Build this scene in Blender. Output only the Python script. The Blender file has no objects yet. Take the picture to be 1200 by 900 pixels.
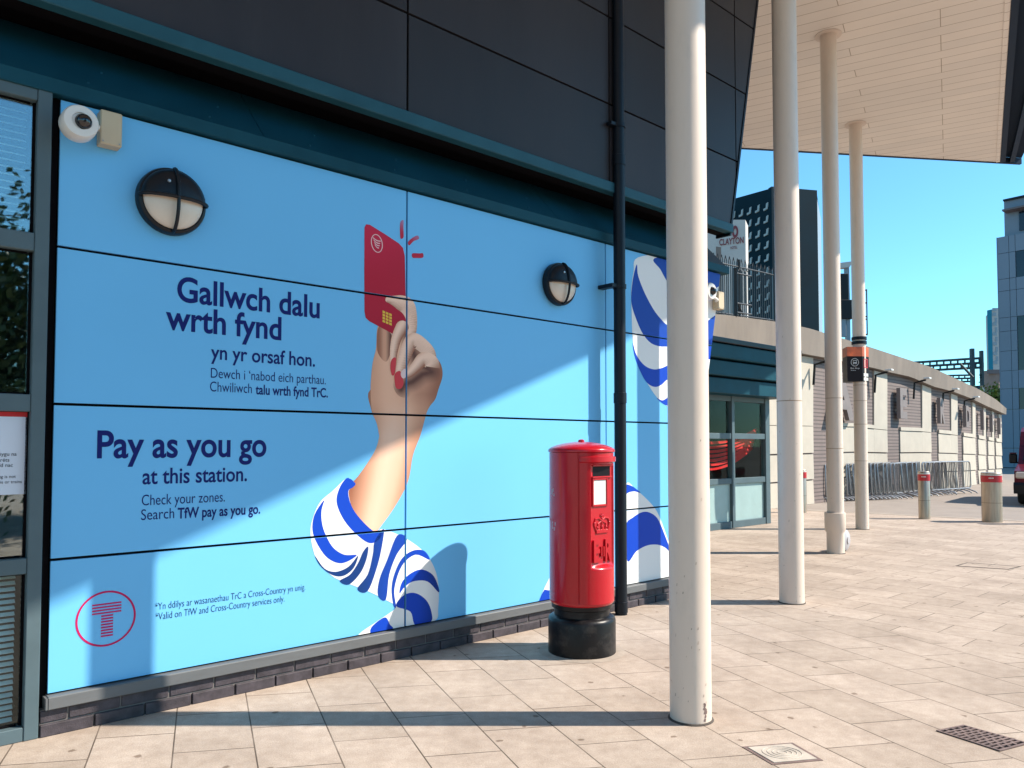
import bpy, bmesh, math, random
from mathutils import Vector, Matrix
from mathutils.geometry import tessellate_polygon
random.seed(7)
SC = bpy.context.scene
R = math.radians
# ---------------------------------------------------------------- camera / light
F_PX, CX, CY, PITCH, EYE = 901.0, 600.0, 488.0, R(2.15), 1.6
cam = bpy.data.cameras.new('camera'); cam_o = bpy.data.objects.new('camera', cam)
SC.collection.objects.link(cam_o); SC.camera = cam_o
cam.sensor_width = 36.0; cam.lens = F_PX / 1200 * 36.0; cam.shift_y = (CY - 450) / 1200
cam.clip_start = 0.05; cam.clip_end = 3000
cam_o.location = (0, 0, EYE); cam_o.rotation_euler = (R(90) + PITCH, 0, 0)
SUN_EL, SUN_AZ = R(43.0), R(90.0)          # azimuth from +Y towards +X
world = bpy.data.worlds.new('World'); SC.world = world; world.use_nodes = True
nt = world.node_tree
sky = nt.nodes.new('ShaderNodeTexSky'); sky.sky_type = 'NISHITA'; sky.sun_disc = False
sky.sun_elevation = SUN_EL; sky.sun_rotation = SUN_AZ
sky.air_density = 1.0; sky.dust_density = 0.25; sky.ozone_density = 1.6
tint = nt.nodes.new('ShaderNodeMix'); tint.data_type = 'RGBA'; tint.blend_type = 'MULTIPLY'
tint.inputs['Factor'].default_value = 1.0
tint.inputs[7].default_value = (0.50, 0.92, 1.06, 1)
nt.links.new(sky.outputs[0], tint.inputs[6])
bg = nt.nodes['Background']; nt.links.new(tint.outputs[2], bg.inputs['Color'])
bg.inputs['Strength'].default_value = 0.118
sun = bpy.data.lights.new('sun', 'SUN'); sun.energy = 4.3; sun.angle = R(0.5); sun.color = (1.0, 0.91, 0.79)
sun_o = bpy.data.objects.new('sun', sun); SC.collection.objects.link(sun_o)
sdir = Vector((math.cos(SUN_EL) * math.sin(SUN_AZ), math.cos(SUN_EL) * math.cos(SUN_AZ), math.sin(SUN_EL)))
sun_o.rotation_euler = sdir.to_track_quat('Z', 'Y').to_euler(); sun_o.location = (20, 5, 30)
SC.view_settings.view_transform = 'Standard'; SC.view_settings.look = 'None'
SC.view_settings.exposure = 1.0; SC.view_settings.gamma = 1.0
SC.cycles.max_bounces = 8; SC.cycles.diffuse_bounces = 4

# ---------------------------------------------------------------- survey of the photograph
_F = Vector((0, math.cos(PITCH), math.sin(PITCH))); _U = Vector((0, -math.sin(PITCH), math.cos(PITCH)))
def ray(px, py):
    return _F + Vector((1, 0, 0)) * ((px - CX) / F_PX) + _U * ((CY - py) / F_PX)
def G(px, py, z=0.0):
    r = ray(px, py); t = (z - EYE) / r.z; return Vector((r.x * t, r.y * t, z))
def at(px, py, d):
    r = ray(px, py); t = d / r.y; return Vector((r.x * t, d, EYE + r.z * t))
def proj(p):
    q = Vector(p) - Vector((0, 0, EYE)); c = q.dot(_F)
    return CX + F_PX * q.x / c, CY - F_PX * q.dot(_U) / c
WA = R(48.0)
WD = Vector((math.sin(WA), math.cos(WA), 0)); WN = Vector((math.cos(WA), -math.sin(WA), 0))
W0 = G(50, 862)
def wp(u, z, n=0.0): return W0 + WD * u + WN * n + Vector((0, 0, z))
def WP(px, py, n=0.0):
    r = ray(px, py); o = W0 + WN * n - Vector((0, 0, EYE))
    t = Vector((o.x, o.y, 0)).dot(WN) / r.dot(WN)
    p = r * t + Vector((0, 0, EYE)); return ((p - W0).dot(WD), p.z)

# ---------------------------------------------------------------- mesh helpers
class MB:
    def __init__(s): s.v = []; s.f = []; s.c = []
    def add(s, vs, fs):
        b = len(s.v); s.v += [Vector(v) for v in vs]; s.f += [[b + i for i in f] for f in fs]; return s
    def hexa(s, fn, a0, a1, b0, b1, c0, c1, bev=0.0, seg=1):
        bm = bmesh.new()
        vs = [bm.verts.new((a, b, c)) for a in (0, a1 - a0) for b in (0, b1 - b0) for c in (0, c1 - c0)]
        for q in ((0, 1, 3, 2), (4, 6, 7, 5), (0, 4, 5, 1), (2, 3, 7, 6), (0, 2, 6, 4), (1, 5, 7, 3)):
            bm.faces.new([vs[i] for i in q])
        if bev > 0: bmesh.ops.bevel(bm, geom=bm.edges[:], offset=bev, segments=seg, profile=0.6, affect='EDGES')
        bm.verts.index_update()
        r = s.add([fn(v.co.x + a0, v.co.y + b0, v.co.z + c0) for v in bm.verts], [[v.index for v in f.verts] for f in bm.faces])
        bm.free(); return r
    def box(s, x0, x1, y0, y1, z0, z1, bev=0.0, seg=1, M=None):
        fn = (lambda a, b, c: M @ Vector((a, b, c))) if M else (lambda a, b, c: Vector((a, b, c)))
        return s.hexa(fn, x0, x1, y0, y1, z0, z1, bev, seg)
    def prism(s, poly, fn, c0, c1):
        n = len(poly)
        vs = [fn(a, b, c0) for a, b in poly] + [fn(a, b, c1) for a, b in poly]
        fs = [list(range(n)), list(range(2 * n - 1, n - 1, -1))]
        fs += [[i, (i + 1) % n, n + (i + 1) % n, n + i] for i in range(n)]
        return s.add(vs, fs)
    def tube(s, pts, r, seg=8, closed=False, caps=True):
        pts = [Vector(p) for p in pts]; n = len(pts); rs = r if isinstance(r, (list, tuple)) else [r] * n
        vs = []; ref = None
        for i, p in enumerate(pts):
            a = pts[(i - 1) % n] if (closed or i > 0) else p; b = pts[(i + 1) % n] if (closed or i < n - 1) else p
            t = (b - a).normalized()
            if ref is None: ref = Vector((0, 0, 1)) if abs(t.z) < 0.9 else Vector((1, 0, 0))
            x = t.cross(ref).normalized(); y = x.cross(t).normalized(); ref = y
            for k in range(seg):
                an = 2 * math.pi * k / seg; vs.append(p + (x * math.cos(an) + y * math.sin(an)) * rs[i])
        fs = []
        for i in range(n if closed else n - 1):
            j = (i + 1) % n
            for k in range(seg):
                k2 = (k + 1) % seg; fs.append([i * seg + k, i * seg + k2, j * seg + k2, j * seg + k])
        if caps and not closed: fs += [list(range(seg - 1, -1, -1)), [(n - 1) * seg + k for k in range(seg)]]
        return s.add(vs, fs)
    def lathe(s, prof, o=(0, 0, 0), ax=(0, 0, 1), seg=32, a0=0.0, a1=2 * math.pi, ref=None):
        ax = Vector(ax).normalized(); o = Vector(o)
        x = Vector(ref) if ref is not None else (Vector((1, 0, 0)) if abs(ax.x) < 0.9 else Vector((0, 1, 0)))
        x = (x - ax * x.dot(ax)).normalized(); y = ax.cross(x)
        full = abs(a1 - a0 - 2 * math.pi) < 1e-6; m = seg if full else seg + 1
        vs = []
        for r, h in prof:
            for k in range(m):
                an = a0 + (a1 - a0) * k / seg; vs.append(o + ax * h + (x * math.cos(an) + y * math.sin(an)) * max(r, 1e-4))
        fs = []
        for i in range(len(prof) - 1):
            for k in range(seg):
                k2 = (k + 1) % m; fs.append([i * m + k, i * m + k2, (i + 1) * m + k2, (i + 1) * m + k])
        return s.add(vs, fs)
    def disc_cap(s, r, o, ax, seg=32):
        return s.lathe([(r, 0), (0, 0)], o, ax, seg)
    def build(s, name, mat, parent=None, smooth=False, ang=35, fix=True):
        me = bpy.data.meshes.new(name)
        off = parent_world(parent) if parent else Vector((0, 0, 0))
        me.from_pydata([v - off for v in s.v], [], s.f); me.update()
        if fix and not s.c:
            bm = bmesh.new(); bm.from_mesh(me); bmesh.ops.recalc_face_normals(bm, faces=bm.faces); bm.to_mesh(me); bm.free()
        if s.c:
            at_ = me.color_attributes.new('Col', 'FLOAT_COLOR', 'POINT')
            for i, c in enumerate(s.c): at_.data[i].color = (c[0], c[1], c[2], 1)
        if smooth:
            me.polygons.foreach_set('use_smooth', [True] * len(me.polygons)); me.set_sharp_from_angle(angle=R(ang))
        ob = bpy.data.objects.new(name, me); ob.data.materials.append(mat)
        SC.collection.objects.link(ob)
        if parent: ob.parent = parent
        return ob
def parent_world(p):
    v = Vector((0, 0, 0))
    while p is not None: v += p.location; p = p.parent
    return v
def thing(name, label, cat, loc=(0, 0, 0), group=None):
    o = bpy.data.objects.new(name, None); o.empty_display_size = 0.2; o.location = loc
    SC.collection.objects.link(o); o['label'] = label; o['category'] = cat
    if group: o['group'] = group
    return o
def tag(o, label, cat, group=None):
    o['label'] = label; o['category'] = cat
    if group: o['group'] = group
    return o
def struct(name, mb, mat): o = mb.build(name, mat); o['kind'] = 'structure'; return o
def dup(root, loc, label=None, rz=0.0):
    r = root.copy(); SC.collection.objects.link(r); r.location = loc; r.rotation_euler = (0, 0, rz)
    if label: r['label'] = label
    for ch in list(root.children):
        c = ch.copy(); SC.collection.objects.link(c); c.parent = r
        for g in list(ch.children):
            d = g.copy(); SC.collection.objects.link(d); d.parent = c
    return r
XYZ = lambda a, b, c: Vector((a, b, c))

# ---------------------------------------------------------------- materials
def srgb(r, g, b):
    f = lambda c: (c / 255 / 12.92) if c / 255 <= 0.04045 else ((c / 255 + 0.055) / 1.055) ** 2.4
    return (f(r), f(g), f(b))
def pm(name, col, rough=0.5, metal=0.0, var=0.12, scale=3.0, bump=0.0, bscale=60.0, stretch=(1, 1, 1), spec=0.5, coat=0.0, dirt=None, dscale=2.0, damt=0.35):
    m = bpy.data.materials.new(name); m.use_nodes = True; t = m.node_tree; N = t.nodes; L = t.links
    b = N['Principled BSDF']; b.inputs['Roughness'].default_value = rough; b.inputs['Metallic'].default_value = metal
    b.inputs['Specular IOR Level'].default_value = spec; b.inputs['Coat Weight'].default_value = coat; b.inputs['Coat Roughness'].default_value = 0.06
    tc = N.new('ShaderNodeTexCoord'); mp = N.new('ShaderNodeMapping'); mp.inputs['Scale'].default_value = stretch
    L.new(tc.outputs['Object'], mp.inputs[0])
    n1 = N.new('ShaderNodeTexNoise'); n1.inputs['Scale'].default_value = scale; n1.inputs['Detail'].default_value = 6; n1.inputs['Roughness'].default_value = 0.6
    L.new(mp.outputs[0], n1.inputs[0])
    r1 = N.new('ShaderNodeValToRGB'); r1.color_ramp.elements[0].position = 0.3; r1.color_ramp.elements[1].position = 0.7
    r1.color_ramp.elements[0].color = [max(0, c * (1 - var)) for c in col] + [1]; r1.color_ramp.elements[1].color = [min(1, c * (1 + var)) for c in col] + [1]
    L.new(n1.outputs[0], r1.inputs[0]); out = r1.outputs[0]
    if dirt:
        n2 = N.new('ShaderNodeTexNoise'); n2.inputs['Scale'].default_value = dscale; n2.inputs['Detail'].default_value = 8; n2.inputs['Roughness'].default_value = 0.7
        L.new(mp.outputs[0], n2.inputs[0])
        r2 = N.new('ShaderNodeValToRGB'); r2.color_ramp.elements[0].position = 0.52; r2.color_ramp.elements[1].position = 0.75
        r2.color_ramp.elements[0].color = (0, 0, 0, 1); r2.color_ramp.elements[1].color = (damt, damt, damt, 1)
        L.new(n2.outputs[0], r2.inputs[0])
        mx = N.new('ShaderNodeMix'); mx.data_type = 'RGBA'; L.new(r2.outputs[0], mx.inputs[0]); L.new(out, mx.inputs[6]); mx.inputs[7].default_value = list(dirt) + [1]
        out = mx.outputs[2]
    L.new(out, b.inputs['Base Color'])
    rr = N.new('ShaderNodeMapRange'); rr.inputs[3].default_value = max(0.02, rough * 0.85); rr.inputs[4].default_value = min(1, rough * 1.2)
    L.new(n1.outputs[0], rr.inputs[0]); L.new(rr.outputs[0], b.inputs['Roughness'])
    if bump > 0:
        n3 = N.new('ShaderNodeTexNoise'); n3.inputs['Scale'].default_value = bscale; n3.inputs['Detail'].default_value = 4; L.new(mp.outputs[0], n3.inputs[0])
        bp = N.new('ShaderNodeBump'); bp.inputs['Strength'].default_value = bump; bp.inputs['Distance'].default_value = 0.01
        L.new(n3.outputs[0], bp.inputs['Height']); L.new(bp.outputs[0], b.inputs['Normal'])
    return m
def paving_mat():
    m = bpy.data.materials.new('paving'); m.use_nodes = True; t = m.node_tree; N = t.nodes; L = t.links; b = N['Principled BSDF']
    geo = N.new('ShaderNodeNewGeometry')
    def dotn(v):
        d = N.new('ShaderNodeVectorMath'); d.operation = 'DOT_PRODUCT'; L.new(geo.outputs['Position'], d.inputs[0]); d.inputs[1].default_value = (v[0], v[1], 0); return d.outputs['Value']
    def brick(aA, aC, row, length, ox=0.0, oy=0.0):
        A = Vector((math.sin(aA), math.cos(aA))); C = Vector((math.sin(aC), math.cos(aC)))
        det = A.x * C.y - A.y * C.x
        inv = ((C.y / det, -C.x / det), (-A.y / det, A.x / det))     # coefficients along A and C
        k = abs(math.sin(aC - aA))
        cb = N.new('ShaderNodeCombineXYZ')
        def off(sock, val, mul=1.0):
            ma = N.new('ShaderNodeMath'); ma.operation = 'MULTIPLY_ADD'; L.new(sock, ma.inputs[0]); ma.inputs[1].default_value = mul; ma.inputs[2].default_value = val; return ma.outputs[0]
        L.new(off(dotn(inv[0]), ox), cb.inputs[0]); L.new(off(dotn(inv[1]), oy, k), cb.inputs[1])
        br = N.new('ShaderNodeTexBrick'); L.new(cb.outputs[0], br.inputs['Vector'])
        br.inputs['Scale'].default_value = 1.0; br.inputs['Brick Width'].default_value = length; br.inputs['Row Height'].default_value = row
        br.inputs['Mortar Size'].default_value = 0.0045; br.inputs['Mortar Smooth'].default_value = 0.3; br.inputs['Bias'].default_value = 0.0
        br.offset = 0.5; br.squash = 1.0
        br.inputs['Color1'].default_value = (0.0, 0, 0, 1); br.inputs['Color2'].default_value = (1, 1, 1, 1); br.inputs['Mortar'].default_value = (0.5, 0.5, 0.5, 1)
        return br
    b1 = brick(R(-21.8), R(79), 0.40, 0.60, 0.1, 0.13); b2 = brick(R(-42), R(48), 0.40, 0.60, 0.2, 0.05)
    # the far paving lies beyond a straight break line
    p, q = G(937, 716), G(1195, 772); e = (q - p).normalized(); nn = Vector((-e.y, e.x, 0))
    gt = N.new('ShaderNodeMath'); gt.operation = 'GREATER_THAN'; L.new(dotn(nn), gt.inputs[0]); gt.inputs[1].default_value = p.dot(nn)
    def mixc(a, c):
        x = N.new('ShaderNodeMix'); x.data_type = 'RGBA'; L.new(gt.outputs[0], x.inputs[0]); L.new(a, x.inputs[6]); L.new(c, x.inputs[7]); return x.outputs[2]
    slab = mixc(b1.outputs['Color'], b2.outputs['Color']); mort = mixc(b1.outputs['Fac'], b2.outputs['Fac'])
    def noise(sc, det=6, ro=0.6):
        n = N.new('ShaderNodeTexNoise'); n.inputs['Scale'].default_value = sc; n.inputs['Detail'].default_value = det; n.inputs['Roughness'].default_value = ro; L.new(geo.outputs['Position'], n.inputs[0]); return n.outputs[0]
    def ramp(sock, p0, c0, p1, c1):
        r = N.new('ShaderNodeValToRGB'); r.color_ramp.elements[0].position = p0; r.color_ramp.elements[1].position = p1
        r.color_ramp.elements[0].color = (*c0, 1); r.color_ramp.elements[1].color = (*c1, 1); L.new(sock, r.inputs[0]); return r.outputs[0]
    def mul(a, c, f=1.0):
        x = N.new('ShaderNodeMix'); x.data_type = 'RGBA'; x.blend_type = 'MULTIPLY'; x.inputs[0].default_value = f; L.new(a, x.inputs[6]); L.new(c, x.inputs[7]); return x.outputs[2]
    base = ramp(slab, 0, (0.405, 0.335, 0.28), 1, (0.475, 0.395, 0.335))
    base = mul(base, ramp(noise(1.3, 8, 0.65), 0.3, (0.74, 0.71, 0.68), 0.68, (1.08, 1.07, 1.05)))
    base = mul(base, ramp(noise(11, 8, 0.7), 0.35, (0.86, 0.84, 0.82), 0.62, (1.04, 1.04, 1.04)))
    base = mul(base, ramp(noise(140, 2, 0.5), 0.3, (0.82, 0.82, 0.82), 0.7, (1.12, 1.12, 1.12)))
    # trodden gum spots
    vo = N.new('ShaderNodeTexVoronoi'); vo.inputs['Scale'].default_value = 5.5; vo.inputs['Randomness'].default_value = 1.0
    wn = N.new('ShaderNodeTexNoise'); wn.inputs['Scale'].default_value = 30; L.new(geo.outputs['Position'], wn.inputs[0])
    ad = N.new('ShaderNodeMix'); ad.data_type = 'VECTOR'; ad.inputs[0].default_value = 0.035; L.new(geo.outputs['Position'], ad.inputs[4]); L.new(wn.outputs['Color'], ad.inputs[5])
    L.new(ad.outputs[1], vo.inputs['Vector'])
    spots = ramp(vo.outputs['Distance'], 0.08, (1, 1, 1), 0.12, (0, 0, 0))
    gate = ramp(vo.outputs['Color'], 0.40, (0, 0, 0), 0.46, (1, 1, 1))
    sg = mul(spots, gate)
    x = N.new('ShaderNodeMix'); x.data_type = 'RGBA'; L.new(sg, x.inputs[0]); L.new(base, x.inputs[6])
    dk = N.new('ShaderNodeMix'); dk.data_type = 'RGBA'; dk.blend_type = 'MULTIPLY'; dk.inputs[0].default_value = 1; L.new(base, dk.inputs[6]); dk.inputs[7].default_value = (0.50, 0.45, 0.41, 1)
    L.new(dk.outputs[2], x.inputs[7]); base = x.outputs[2]
    jw = N.new('ShaderNodeMath'); jw.operation = 'MULTIPLY'; L.new(mort, jw.inputs[0]); L.new(ramp(noise(1.7, 4), 0.35, (0.6,) * 3, 0.55, (1, 1, 1)), jw.inputs[1])
    x = N.new('ShaderNodeMix'); x.data_type = 'RGBA'; L.new(jw.outputs[0], x.inputs[0]); L.new(base, x.inputs[6]); x.inputs[7].default_value = (0.085, 0.062, 0.045, 1)
    L.new(x.outputs[2], b.inputs['Base Color']); b.inputs['Roughness'].default_value = 0.8; b.inputs['Specular IOR Level'].default_value = 0.3
    hs = N.new('ShaderNodeMath'); hs.operation = 'MULTIPLY_ADD'; L.new(mort, hs.inputs[0]); hs.inputs[1].default_value = -1.0; L.new(noise(90, 3), hs.inputs[2])
    bp = N.new('ShaderNodeBump'); bp.inputs['Strength'].default_value = 0.25; bp.inputs['Distance'].default_value = 0.006; L.new(hs.outputs[0], bp.inputs['Height']); L.new(bp.outputs[0], b.inputs['Normal'])
    return m
def print_mat():
    m = bpy.data.materials.new('printed_vinyl'); m.use_nodes = True; t = m.node_tree; b = t.nodes['Principled BSDF']
    a = t.nodes.new('ShaderNodeVertexColor'); a.layer_name = 'Col'; t.links.new(a.outputs[0], b.inputs['Base Color'])
    b.inputs['Roughness'].default_value = 0.45; b.inputs['Specular IOR Level'].default_value = 0.15
    return m
def glass_mat(name, tintc, refl=0.5, trans=0.5):
    m = bpy.data.materials.new(name); m.use_nodes = True; t = m.node_tree; N = t.nodes; L = t.links
    for n in list(N):
        if n.type == 'BSDF_PRINCIPLED': N.remove(n)
    g = N.new('ShaderNodeBsdfGlossy'); g.inputs['Roughness'].default_value = 0.015; g.inputs['Color'].default_value = (0.95, 1, 1, 1)
    tr = N.new('ShaderNodeBsdfTransparent'); tr.inputs['Color'].default_value = (*tintc, 1)
    n = N.new('ShaderNodeTexNoise'); n.inputs['Scale'].default_value = 1.2; bp = N.new('ShaderNodeBump'); bp.inputs['Strength'].default_value = 0.012; bp.inputs['Distance'].default_value = 0.02
    L.new(n.outputs[0], bp.inputs['Height']); L.new(bp.outputs[0], g.inputs['Normal'])
    mx = N.new('ShaderNodeMixShader'); fr = N.new('ShaderNodeLayerWeight'); fr.inputs['Blend'].default_value = 0.5
    pw = N.new('ShaderNodeMath'); pw.operation = 'POWER'; L.new(fr.outputs['Facing'], pw.inputs[0]); pw.inputs[1].default_value = 5.0
    ma = N.new('ShaderNodeMath'); ma.operation = 'MULTIPLY_ADD'; L.new(pw.outputs[0], ma.inputs[0]); ma.inputs[1].default_value = 0.5; ma.inputs[2].default_value = refl; ma.use_clamp = True
    L.new(ma.outputs[0], mx.inputs[0]); L.new(tr.outputs[0], mx.inputs[1]); L.new(g.outputs[0], mx.inputs[2])
    L.new(mx.outputs[0], N['Material Output'].inputs['Surface'])
    return m
M = {}
M['paving'] = paving_mat(); M['print'] = print_mat()
M['tarmac'] = pm('tarmac', (0.27, 0.225, 0.19), 0.85, var=0.12, scale=1.5, bump=0.3, bscale=120, dirt=(0.2, 0.16, 0.13), dscale=0.8, damt=0.5)
M['earth'] = pm('earth', (0.22, 0.19, 0.16), 0.9, scale=0.2)
M['cream'] = pm('cream_paint', (0.68, 0.56, 0.465), 0.42, var=0.03, scale=2, stretch=(1, 1, .3), dirt=(0.42, 0.36, 0.30), dscale=9, damt=0.28, bump=0.03, bscale=40)
M['soffit'] = pm('soffit_boards', (0.78, 0.70, 0.62), 0.55, var=0.04, scale=1.0)
M['clad'] = pm('dark_cladding', (0.031, 0.028, 0.032), 0.42, var=0.18, scale=0.8, spec=0.2, stretch=(1.5, 1.5, .3), dirt=(.04, .038, .04), dscale=2.5, damt=.35, bump=.03, bscale=1.2)
t_ = M['clad'].node_tree; oi = t_.nodes.new('ShaderNodeObjectInfo'); b_ = t_.nodes['Principled BSDF']; src = b_.inputs['Base Color'].links[0].from_socket
mr = t_.nodes.new('ShaderNodeMapRange'); mr.inputs[3].default_value = .80; mr.inputs[4].default_value = 1.25; t_.links.new(oi.outputs['Random'], mr.inputs[0])
vm = t_.nodes.new('ShaderNodeVectorMath'); vm.operation = 'SCALE'; t_.links.new(src, vm.inputs[0]); t_.links.new(mr.outputs[0], vm.inputs['Scale']); t_.links.new(vm.outputs[0], b_.inputs['Base Color'])
M['teal'] = pm('teal_steel', (0.008, 0.058, 0.085), 0.5, var=0.2, scale=1.5, spec=0.12)
M['frame'] = pm('frame_grey', (0.085, 0.125, 0.142), 0.45, var=0.1, scale=3, spec=0.25)
M['sill'] = pm('sill_aluminium', (0.13, 0.135, 0.14), 0.45, spec=0.25, var=0.1, scale=2, stretch=(1, 1, 4), dirt=(0.1, 0.1, 0.1), dscale=6, damt=0.3)
M['black'] = pm('black_gap', (0.004, 0.003, 0.004), 0.8, spec=0.1)
M['brick'] = pm('dark_brick', (0.060, 0.050, 0.058), 0.6, spec=0.3, var=0.4, scale=14, bump=0.3, bscale=150)
M['mortar'] = pm('mortar', (0.17, 0.15, 0.14), 0.9, scale=10)
M['navy'] = pm('pipe_black', (0.005, 0.008, 0.014), 0.4, var=0.1, spec=0.25)
M['red'] = pm('post_red', (0.44, 0.004, 0.013), 0.25, var=0.07, scale=2, spec=0.3, coat=0.35, dirt=(0.36, 0.01, 0.02), dscale=5, damt=0.5)
M['gloss_black'] = pm('base_black', (0.007, 0.006, 0.007), 0.36, spec=0.25, var=0.4, scale=6, dirt=(0.09, 0.08, 0.07), dscale=7, damt=0.5, bump=0.12, bscale=30)
M['white'] = pm('white_card', (0.64, 0.64, 0.60), 0.5, var=0.05)
M['offwhite'] = pm('offwhite_plastic', (0.72, 0.69, 0.64), 0.35, var=0.03)
M['beige'] = pm('beige_box', (0.52, 0.42, 0.28), 0.5, var=0.06)
M['lens'] = pm('dark_lens', (0.004, 0.005, 0.008), 0.06, var=0.0, spec=0.8)
M['diffuser'] = pm('lamp_diffuser', (0.66, 0.57, 0.47), 0.3, var=0.05, scale=8)
M['lampblack'] = pm('lamp_black', (0.005, 0.008, 0.012), 0.38, var=0.1, spec=0.3)
M['blind'] = pm('blind_slat', (0.80, 0.86, 0.84), 0.5, var=0.03)
M['dark'] = pm('dark_interior', (0.02, 0.014, 0.018), 0.8, var=0.3)
M['furn'] = pm('interior_grey', (0.60, 0.64, 0.58), 0.6)
M['glass'] = glass_mat('window_glass', (0.85, 0.95, 0.95), 0.17); M['glass_low'] = glass_mat('window_glass_low', (0.9, 0.97, 0.97), 0.03)
M['glass_door'] = glass_mat('entrance_glass', (0.86, 0.94, 0.92), 0.004)
M['frost'] = pm('frosted_glass', (0.30, 0.42, 0.41), 0.4, var=0.06, scale=4)
M['concrete'] = pm('concrete', (0.20, 0.165, 0.135), 0.85, var=0.2, scale=1.2, bump=0.2, bscale=30, stretch=(1, 1, .35), dirt=(0.15, 0.12, 0.10), dscale=1.6, damt=0.6)
M['wallcream'] = pm('pale_block', (0.47, 0.42, 0.345), 0.8, var=0.07, scale=2, bump=0.15, bscale=20)
def louvre_mat():
    m = pm('brown_ribbed_brick', (0.20, 0.155, 0.14), 0.8, var=0.12, scale=3); t = m.node_tree; N = t.nodes; L = t.links
    geo = N.new('ShaderNodeNewGeometry'); sx = N.new('ShaderNodeSeparateXYZ'); L.new(geo.outputs['Position'], sx.inputs[0])
    ma = N.new('ShaderNodeMath'); ma.operation = 'MULTIPLY'; ma.inputs[1].default_value = 9.5; L.new(sx.outputs[2], ma.inputs[0])
    fr = N.new('ShaderNodeMath'); fr.operation = 'FRACT'; L.new(ma.outputs[0], fr.inputs[0])
    gt = N.new('ShaderNodeMapRange'); gt.inputs[1].default_value = 0.62; gt.inputs[2].default_value = 0.72; L.new(fr.outputs[0], gt.inputs[0])
    b = N['Principled BSDF']; src = b.inputs['Base Color'].links[0].from_socket
    mx = N.new('ShaderNodeMix'); mx.data_type = 'RGBA'; L.new(gt.outputs[0], mx.inputs[0]); L.new(src, mx.inputs[6]); mx.inputs[7].default_value = (0.10, 0.08, 0.075, 1); L.new(mx.outputs[2], b.inputs['Base Color'])
    return m
M['louvre'] = louvre_mat()
M['letter'] = pm('letter_brown', (0.20, 0.165, 0.155), 0.6)
M['steel'] = pm('brushed_steel', (0.42, 0.34, 0.27), 0.38, metal=0.75, var=0.15, scale=5, stretch=(6, 6, .5))
M['galv'] = pm('galvanised', (0.32, 0.325, 0.335), 0.38, metal=0.75, var=0.25, scale=5)
M['redband'] = pm('red_band', (0.45, 0.012, 0.02), 0.4)
M['reflstrap'] = pm('reflected_strap_red', (0.80, 0.010, 0.012), 0.6, spec=0.1)
M['hotel'] = pm('dark_teal_brick', (0.004, 0.020, 0.030), 0.7, var=0.25, scale=0.15, spec=0.1)
M['hotelwin'] = pm('hotel_reveal', (0.30, 0.36, 0.36), 0.5)
M['hotelsign'] = pm('white_render', (0.50, 0.46, 0.42), 0.7, var=0.05)
M['signred'] = pm('sign_maroon', (0.20, 0.03, 0.035), 0.5)
M['office'] = pm('office_panel', (0.16, 0.20, 0.25), 0.45, var=0.12, scale=0.15)
M['officeglass'] = pm('office_window', (0.006, 0.012, 0.022), 0.12, spec=0.5)
M['tower'] = pm('tower_panel', (0.22, 0.27, 0.31), 0.5, var=0.06, scale=0.1)
M['towerglass'] = pm('tower_glass', (0.02, 0.20, 0.29), 0.6, spec=0.05)
M['stone'] = pm('brown_stone', (0.24, 0.18, 0.15), 0.85, var=0.2, scale=0.6, bump=0.2, bscale=3)
M['slate'] = pm('slate', (0.13, 0.11, 0.11), 0.7, var=0.1)
M['gantry'] = pm('gantry_steel', (0.010, 0.040, 0.052), 0.5)
M['rail'] = pm('railing_black', (0.010, 0.014, 0.018), 0.4)
M['leaf'] = pm('leaf', (0.055, 0.095, 0.018), 0.55, var=0.4, scale=1.5)
M['leafy'] = pm('yellow_leaf', (0.24, 0.25, 0.025), 0.55, var=0.4, scale=0.7)
M['bark'] = pm('bark', (0.09, 0.065, 0.045), 0.9, var=0.3, scale=4)
M['iron'] = pm('cast_iron', (0.17, 0.115, 0.10), 0.6, var=0.3, scale=12)
M['palecover'] = pm('pale_tray', (0.44, 0.385, 0.325), 0.7, var=0.2, scale=6)
M['darkseam'] = pm('seam', (0.07, 0.055, 0.045), 0.9)
M['van'] = pm('van_red', (0.11, 0.005, 0.008), 0.28, spec=0.3, coat=0.2)
M['tyre'] = pm('tyre', (0.014, 0.013, 0.013), 0.8)
M['vanglass'] = pm('van_glass', (0.01, 0.013, 0.016), 0.08)
M['lamp_glass'] = pm('headlamp', (0.6, 0.5, 0.42), 0.15)
M['plastic'] = pm('black_plastic', (0.008, 0.008, 0.009), 0.5, spec=0.3)
M['signblack'] = pm('sign_black', (0.006, 0.003, 0.005), 0.5, spec=0.15)
M['signorange'] = pm('sign_orange', (0.50, 0.09, 0.02), 0.5, var=0.6, scale=4)
M['greydisc'] = pm('grey_cover', (0.42, 0.40, 0.41), 0.4, var=0.08)
M['redprint'] = pm('red_strip', (0.55, 0.01, 0.015), 0.4)
M['ink'] = pm('ink', (0.01, 0.01, 0.02), 0.5)
M['signgrey'] = pm('sign_grey', (0.45, 0.45, 0.45), 0.5)
M['paper'] = pm('paper', (0.62, 0.66, 0.74), 0.5, var=0.02)

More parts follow.
